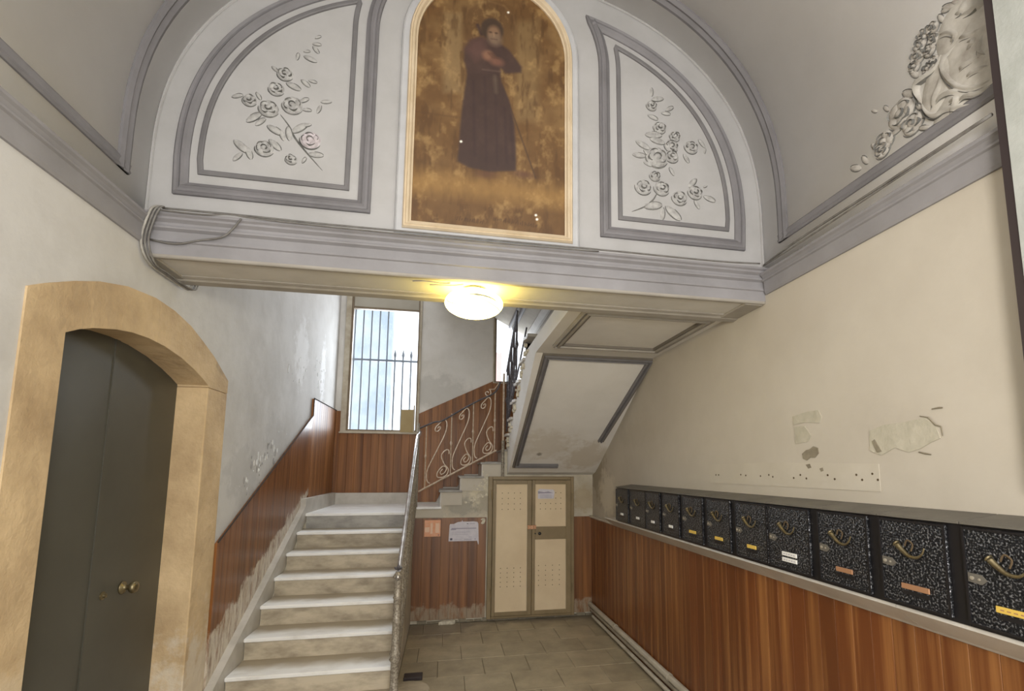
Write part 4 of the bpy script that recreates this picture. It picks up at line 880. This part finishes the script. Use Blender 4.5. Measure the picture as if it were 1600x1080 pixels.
obj('scrap', B().prism([(.50, 1.275), (.52, 1.262), (.545, 1.27), (.56, 1.31), (.555, 1.34), (.52, 1.345), (.495, 1.325), (.52, 1.31)], 'Y', YN-.003, YN), 'rubble', n3)
# ================================================================ RAILINGS
def spiral(c, r0, r1, a0, turns, n=18):
    return [(c[0]+(r0+(r1-r0)*k/n)*math.cos(a0+turns*2*PI*k/n), c[1]+(r0+(r1-r0)*k/n)*math.sin(a0+turns*2*PI*k/n)) for k in range(n+1)]
def scroll_panel(par, u0, u1, base, h, P, m, r=.0075):
    """S scroll leaning between two balusters; base(u) is the lower rail height, P maps (u,z)->3D"""
    w_ = u1-u0; um = (u0+u1)/2
    B_ = lambda f: u0+w_*f
    zb = lambda f: base(B_(f))
    cv = lambda L_: [P(B_(a), zb(a)+h*b_) for a, b_ in L_]
    top = [(.47+(.03+.15*k/16)*math.cos(PI*.5+2.4*PI*(1-k/16)), .89+.38*(.03+.15*k/16)*math.sin(PI*.5+2.4*PI*(1-k/16))) for k in range(17)]
    s_ = top + [tuple(p) for p in bez([top[-1], (.70, .995), (.84, .90), (.77, .74), (.42, .52), (.06, .30), (.0, .17), (.05, .07), (.16, .02)], 5)[1:]]
    obj('scroll', B().tube(cv(s_), r, 5), m, par)
    c2 = [tuple(p) for p in bez([(.97, .35), (.95, .42), (.80, .447), (.63, .388), (.77, .22), (.95, .10), (.90, .02), (.71, .01), (.48, .06), (.48, .14), (.71, .195), (.87, .13), (.80, .07), (.65, .07), (.60, .12), (.71, .145)], 4)]
    obj('scroll', B().tube(cv(c2), r, 5), m, par)
# second flight railing
YR = YB-.0
r2 = thing('stair_railing', 'pale scrolled iron railing in front of the second flight', 'railing', (.2, YR, 1.7), 'iron stair railings')
rb_ = lambda u: 1.70+(u+.34)*.545
rt_ = lambda u: 2.555+(u+.34)*.56
P2_ = lambda u, z: (u, YR+.02, z)
xs = [-.26, .075, .37, .67]
obj('bottom_rail', B().tube([P2_(-.34, rb_(-.34)), P2_(.70, rb_(.70))], .013, 6), 'ironpale', r2)
hr = bez([P2_(-.37, 2.545), P2_(-.16, 2.64), P2_(-.05, 2.665), P2_(.2, 2.82), P2_(.43, 2.955), P2_(.62, 3.05), P2_(.70, 3.13), P2_(.74, 3.24)], 5)
obj('handrail', B().tube(hr, .013, 6), 'irondark', r2)
for i, x in enumerate(xs):
    obj('baluster', B().tube([P2_(x, rb_(x)), P2_(x, rt_(x)-.02)], .009, 6).lathe([(.009, -.03), (.017, 0), (.009, .03)], P2_(x, (rb_(x)+rt_(x))/2), (0, 0, 1), 8), 'ironpale', r2)
    if i < 3: scroll_panel(r2, x+.02, xs[i+1]-.015, lambda u: rb_(u)+.015, .80, P2_, 'ironpale')
obj('scroll', B().tube([P2_(u, z) for u, z in spiral((.56, 3.13-.06), .01, .055, 0, 1.2)]+[P2_(.66, 3.13), P2_(.72, 3.22)], .007, 5), 'ironpale', r2)
post = thing('railing_post', 'tall thin iron post rising beside the cabinet top left corner', 'post', (.785, YB-.03, 1.92))
obj('post', B().tube([(.785, YB-.03, 1.90), (.785, YB-.03, 3.35)], .014, 8), 'ironpale', post); obj('sleeve', B().tube([(.785, YB-.03, 1.90), (.785, YB-.03, 2.40)], .022, 8), 'iron', post)
# third flight railing, dark and dense, seen edge on
r3 = thing('stair_railing', 'dark ornate iron railing of the third flight silhouetted against the small window', 'railing', (.84, 6.2, 2.6), 'iron stair railings')
b3 = lambda yy: 2.52+(7.08-yy)*.576
P3_ = lambda u, z: (.835, 7.05-u, z)
obj('bottom_rail', B().tube([P3_(0, b3(7.05)), P3_(1.75, b3(5.30))], .010, 6), 'irondark', r3)
obj('handrail', B().tube([P3_(-.02, b3(7.05)+.86), P3_(1.0, b3(6.05)+.86)], .014, 6), 'irondark', r3)
for i in range(5):
    u = .02+i*.245; y_ = 7.05-u
    obj('baluster', B().tube([P3_(u, b3(y_)), P3_(u, b3(y_)+.85)], .009, 6).lathe([(.009, -.05), (.022, 0), (.009, .05)], P3_(u, b3(y_)+.43), (0, 0, 1), 8), 'irondark', r3)
    if i < 4: scroll_panel(r3, u+.01, u+.235, lambda q: b3(7.05-q)+.01, .83, P3_, 'irondark', .009)
# first flight railing, almost edge on
XN = -.315
r1 = thing('stair_railing', 'worn iron railing with polished handrail beside the first marble flight', 'railing', (XN, 5, .3), 'iron stair railings')
zb1 = lambda yy: .333+(yy-3.9)*(1/6)/TR
P1_ = lambda u, z: (XN-.02*(u/3), 4.05+u, z)
obj('bottom_rail', B().tube([P1_(0, zb1(4.05)+.10), P1_(2.15, zb1(6.20)+.10)], .018, 6), 'iron', r1)
hpts = bez([P1_(-.12, 1.21), P1_(0, 1.235), P1_(.15, 1.33), P1_(1.2, zb1(5.25)+.86), P1_(2.15, zb1(6.2)+.86), P1_(2.55, 2.42), P1_(2.92, 2.50)], 6)
obj('handrail', B().tube(hpts, .020, 8), 'rail', r1, smooth=True)
for i in range(9):
    u = .08+i*.262; y_ = 4.05+u
    obj('baluster', B().tube([P1_(u, zb1(y_)+.08), P1_(u, zb1(y_)+.85)], .013, 6).lathe([(.013, -.05), (.024, 0), (.013, .05)], P1_(u, zb1(y_)+.45), (0, 0, 1), 8), 'iron', r1)
    if i < 8: scroll_panel(r1, u+.012, u+.25, lambda q: zb1(4.05+q)+.11, .72, P1_, 'iron', .012)
nw = obj('newel_post', B().lathe([(r__*1.25, h__) for r__, h__ in [(.030, .0), (.032, .05), (.024, .07), (.023, .28), (.034, .30), (.025, .32), (.034, .34), (.024, .37), (.022, .55), (.027, .56), (.022, .57), (.021, .72), (.026, .73), (.021, .74), (.020, .86), (.030, .88), (.020, .90), (.014, .915)]], (XN, 3.97, .335), (0, 0, 1), 14), 'iron', r1, smooth=True)
fb = B()
for q in range(6):
    a = q*PI/3; fb.lathe([(.004, -.012), (.011, 0), (.004, .012)], (XN+.018*math.cos(a), 3.97+.018*math.sin(a), 1.272), (math.cos(a), math.sin(a), .8), 6)
fb.lathe([(.006, -.02), (.014, 0), (.003, .03)], (XN, 3.97, 1.275), (0, 0, 1), 8)
obj('finial', fb, 'irondark', nw)
obj('base_scroll', B().tube([(XN, 3.97, .34), (XN, 3.90, .34), (XN, 3.80, .19)], .016, 6), 'iron', r1)
# landing corner post
obj('corner_post', B().tube([(-.36, 6.99, 1.50), (-.36, 6.99, 2.62)], .016, 8), 'iron', r1)
# ================================================================ CONDUITS ALONG THE RIGHT WALL
def pipe(name, label, x, z, r, y0, y1, m, clips=()):
    t = thing(name, label, 'pipe', (x, (y0+y1)/2, z))
    obj('pipe', B().tube([(x, y0, z), (x, y1, z)], r, 10), m, t, smooth=False)
    for c in clips: obj('coupling', B().tube([(x, c-.02, z), (x, c+.02, z)], r*1.18, 10), m, t)
pipe('conduit', 'pale upper conduit running low along the right wall', XR-.062, .160, .030, 1.4, 6.96, 'pipe', (5.9, 4.45))
pipe('conduit', 'dull middle pipe low along the right wall', XR-.056, .098, .022, 1.4, 6.90, 'pipe_metal', ())
pipe('conduit', 'shiny lower pipe nearest the floor at the right wall', XR-.085, .050, .020, 1.4, 6.75, 'pipe', ())
S('baseboard_right', B().box(XR-.05, XR-.004, 1.13, 6.99, 0, .022), 'hollow', 'dark dirty strip at the foot of the right wall', 'skirting')
# ================================================================ CABLES
def cable(label, pts, r, m='cable', n=6):
    r *= .72
    t = thing('cable', label, 'cable', pts[0]); obj('wire', B().tube(bez(pts, n), r, 5), m, t, smooth=True)
cable('dark cable lying along the top of the beam', [(-1.50, 2.865, 3.365), (-1.1, 2.87, 3.368), (-.7, 2.868, 3.362), (-.2, 2.872, 3.366), (.4, 2.87, 3.364), (1.0, 2.872, 3.367), (1.7, 2.868, 3.362), (2.02, 2.86, 3.37)], .008)
cable('thinner sagging cable on the beam top under the left panel', [(-1.54, 2.86, 3.352), (-1.3, 2.855, 3.345), (-1.18, 2.858, 3.362), (-1.05, 2.858, 3.352), (-.6, 2.86, 3.345), (.2, 2.86, 3.343), (.9, 2.858, 3.348)], .006)
cable('dark branch cable slanting down the beam face at the left', [(-1.12, 2.862, 3.345), (-1.17, 2.886, 3.29), (-1.22, 2.893, 3.245), (-1.33, 2.893, 3.215), (-1.44, 2.893, 3.185), (-1.56, 2.893, 3.20)], .0075, n=3)
for k, (dx, r, lb) in enumerate(((0, .010, 'outer pale cable of the bundle bending round the left beam end'), (.018, .008, 'middle cable of the bundle bending round the left beam end'), (.034, .007, 'inner thin cable of the bundle bending round the left beam end'))):
    cable(lb, [(-1.50+dx*.3, 2.858, 3.37), (-1.53+dx, 2.84, 3.355), (-1.545+dx, 2.83, 3.30), (-1.575+dx, 2.85, 3.20), (-1.575+dx, 2.87, 3.13), (-1.57+dx, 2.93, 3.085-dx*.3), (-1.57+dx, 3.05, 3.075), (-1.565+dx, 3.22, 3.075-dx*.2), (-1.55+dx, 3.31, 3.075), (-1.545+dx, 3.335, 3.12)], r, 'cable_pale' if k == 0 else 'cable')
cable('dark cable running along the top of the right cornice', [(2.05, 2.86, 3.362), (2.02, 2.5, 3.362), (2.025, 2.0, 3.366), (2.02, 1.40, 3.362)], .009)
cable('second thin cable beside it on the right cornice', [(2.03, 2.84, 3.345), (2.022, 2.4, 3.340), (2.024, 1.9, 3.352), (2.02, 1.40, 3.358)], .006)
# ================================================================ WALL MARKS AND LOOSE BITS
def patch(label, pts, x, m, cat='plaster patch', sgn=-1, th=.004):
    t = thing('plaster_patch', label, cat, (x, pts[0][0], pts[0][1])); obj('patch', B().prism(pts, 'X', x-.002 if sgn < 0 else x-th, x+sgn*th if sgn < 0 else x+.002) if False else B().prism(pts, 'X', x-th, x+.001), m, t)
patch('small rectangular repair patch above the mailbox row', [(2.70, 2.33), (2.70, 2.275), (2.60, 2.285), (2.48, 2.27), (2.46, 2.30), (2.48, 2.345), (2.58, 2.345)], XR, 'repair')
patch('faint square patch just below the small repair patch', [(2.69, 2.265), (2.69, 2.16), (2.58, 2.17), (2.55, 2.20), (2.60, 2.262)], XR, 'repair')
patch('long ragged repair patch toward the right edge of the wall', [(2.14, 2.20), (2.145, 2.10), (2.08, 2.075), (2.0, 2.11), (1.93, 2.085), (1.87, 2.10), (1.82, 2.125), (1.775, 2.14), (1.79, 2.19), (1.84, 2.235), (1.95, 2.225), (2.05, 2.222)], XR, 'repair')
patch('brown double chip in the plaster under the small repair patch', [(2.635, 2.10), (2.63, 2.07), (2.60, 2.06), (2.57, 2.075), (2.53, 2.075), (2.50, 2.10), (2.505, 2.13), (2.54, 2.14), (2.57, 2.125), (2.60, 2.12)], XR, 'hollow')
patch('small oval chip below the brown double chip', [(2.61, 2.035), (2.59, 2.012), (2.565, 2.018), (2.575, 2.04)], XR, 'hollow')
patch('tiny chip right of the small oval chip', [(2.50, 2.012), (2.49, 1.995), (2.47, 2.0), (2.475, 2.018)], XR, 'hollow')
patch('dark smear at the lower left of the long repair patch', [(2.125, 2.145), (2.10, 2.09), (2.075, 2.095), (2.11, 2.155)], XR-.004, 'hollow')
sp = thing('plaster_strip', 'pale old paint strip with screw holes above the mailboxes', 'plaster patch', (XR, 2.8, 1.98))
obj('strip', B().prism([(3.72, 2.045), (3.72, 1.90), (2.10, 1.90), (2.10, 2.035), (2.9, 2.052)], 'X', XR-.003, XR+.001), 'oldpaint', sp)
for i, (y_, z_) in enumerate([(3.62, 1.965), (3.58, 1.965), (3.28, 1.97), (3.22, 1.965), (3.05, 1.963), (2.96, 1.972), (2.92, 1.96), (2.72, 1.956), (2.66, 1.975), (2.61, 1.955), (2.44, 1.976), (2.39, 1.955), (2.24, 1.980), (2.205, 1.955), (2.14, 1.986), (2.11, 1.957)]):
    if i % 1 == 0: obj('screw_hole', B().lathe([(.006, 0), (.006, .002)], (XR-.003, y_, z_), (-1, 0, 0), 7), 'hole', sp)
# loose pale stone chunk by the wall foot
def crack(label, pts):
    t = thing('plaster_crack', label, 'crack', (XR, pts[0][0], pts[0][1]))
    b = B(); ribbon(b, pts, .008, .0025, lambda u, v, h: (XR-h-.0045 if h > 0 else XR-.004, u, v)); obj('crack', b, 'hollow', t)
crack('jagged dark crack at the right end of the long repair patch', [(1.86, 2.245), (1.82, 2.235), (1.79, 2.20), (1.765, 2.19), (1.762, 2.15)])
crack('short thin crack below the long repair patch', [(1.88, 2.085), (1.85, 2.078), (1.82, 2.072)])
crack('small dark nick in the plaster near the right edge', [(1.80, 2.27), (1.765, 2.272), (1.75, 2.27)])
ck = thing('broken_stone', 'pale broken chunk lying at the foot of the scuffed panelling', 'rubble', (.1, YB-.06, 0))
obj('chunk', B().prism([(-.03, 6.90), (.15, 6.905), (.19, 6.93), (.18, 6.985), (.03, 6.985), (.0, 6.95)], 'Z', 0, .045), 'rubble', ck, bevel=.008)
bk = thing('metal_block', 'black flat metal block on the floor beside the first flight', 'block', (-.24, 5.28, 0))
obj('block', B().box(-.33, -.155, 5.20, 5.32, 0, .035), 'blackedge', bk, bevel=.005)
rs = thing('round_stone', 'round pale worn stone set beside the foot of the railing', 'stone', (-.25, 4.98, 0))
obj('disc', B().lathe([(.20, -.01), (.20, .016), (.19, .022), (.02, .024)], (-.28, 4.97, 0), (0, 0, 1), 28), 'riser', rs)

def flakes(label, cy, cz, n, sy, sz, slope, ms):
    t = thing('flaking_paint', label, 'flaking paint', (XL, cy, cz))
    for m_ in ms:
        b = B(); r_ = random.Random(int(cy*100)+len(m_))
        for q in range(n):
            y = cy+r_.gauss(0, sy); z = cz+r_.gauss(0, sz)+slope*(y-cy); s1 = r_.uniform(.006, .026); s2 = s1*r_.uniform(.8, 2.4)
            k = r_.randint(5, 7); a0 = r_.random()*6
            pts = [(y+s1*math.cos(a0+2*PI*j/k)*r_.uniform(.5, 1), z+s2*math.sin(a0+2*PI*j/k)*r_.uniform(.5, 1)) for j in range(k)]
            b.prism(pts, 'X', XL-.001, XL+r_.uniform(.0015, .005))
        obj('flake', b, m_, t, kind='stuff')
flakes('flaking white and grey paint on the left wall just above the slanting boards', 4.85, 2.06, 26, .28, .06, .42, ('flake', 'hollow_grey'))
flakes('white flaking paint streak on the left wall near the landing corner', 6.75, 3.25, 18, .16, .12, -.45, ('flake',))
flakes('small pale flakes on the left wall to the right of the arched door', 5.75, 3.05, 9, .35, .10, .1, ('flake',))
bp2 = thing('broken_plaster', 'lumpy broken plaster on the stair side left of the cabinet top', 'plaster', (.45, YB, 1.8))
b = B(); r_ = random.Random(4)
for q in range(46):
    z = r_.uniform(1.50, 1.98); x = .575-abs(r_.gauss(0, .09)) if z > 1.62 else .5-abs(r_.gauss(0, .14)); s_ = r_.uniform(.012, .034)
    if z > 1.86 and x < .52: continue
    k = 6; a0 = r_.random()*6
    b.prism([(x+s_*math.cos(a0+2*PI*j/k)*r_.uniform(.6, 1.1), z+s_*math.sin(a0+2*PI*j/k)*r_.uniform(.6, 1.1)) for j in range(k)], 'Y', YB-r_.uniform(.004, .022), YB+.001)
obj('lump', b, 'rubble', bp2, kind='stuff')
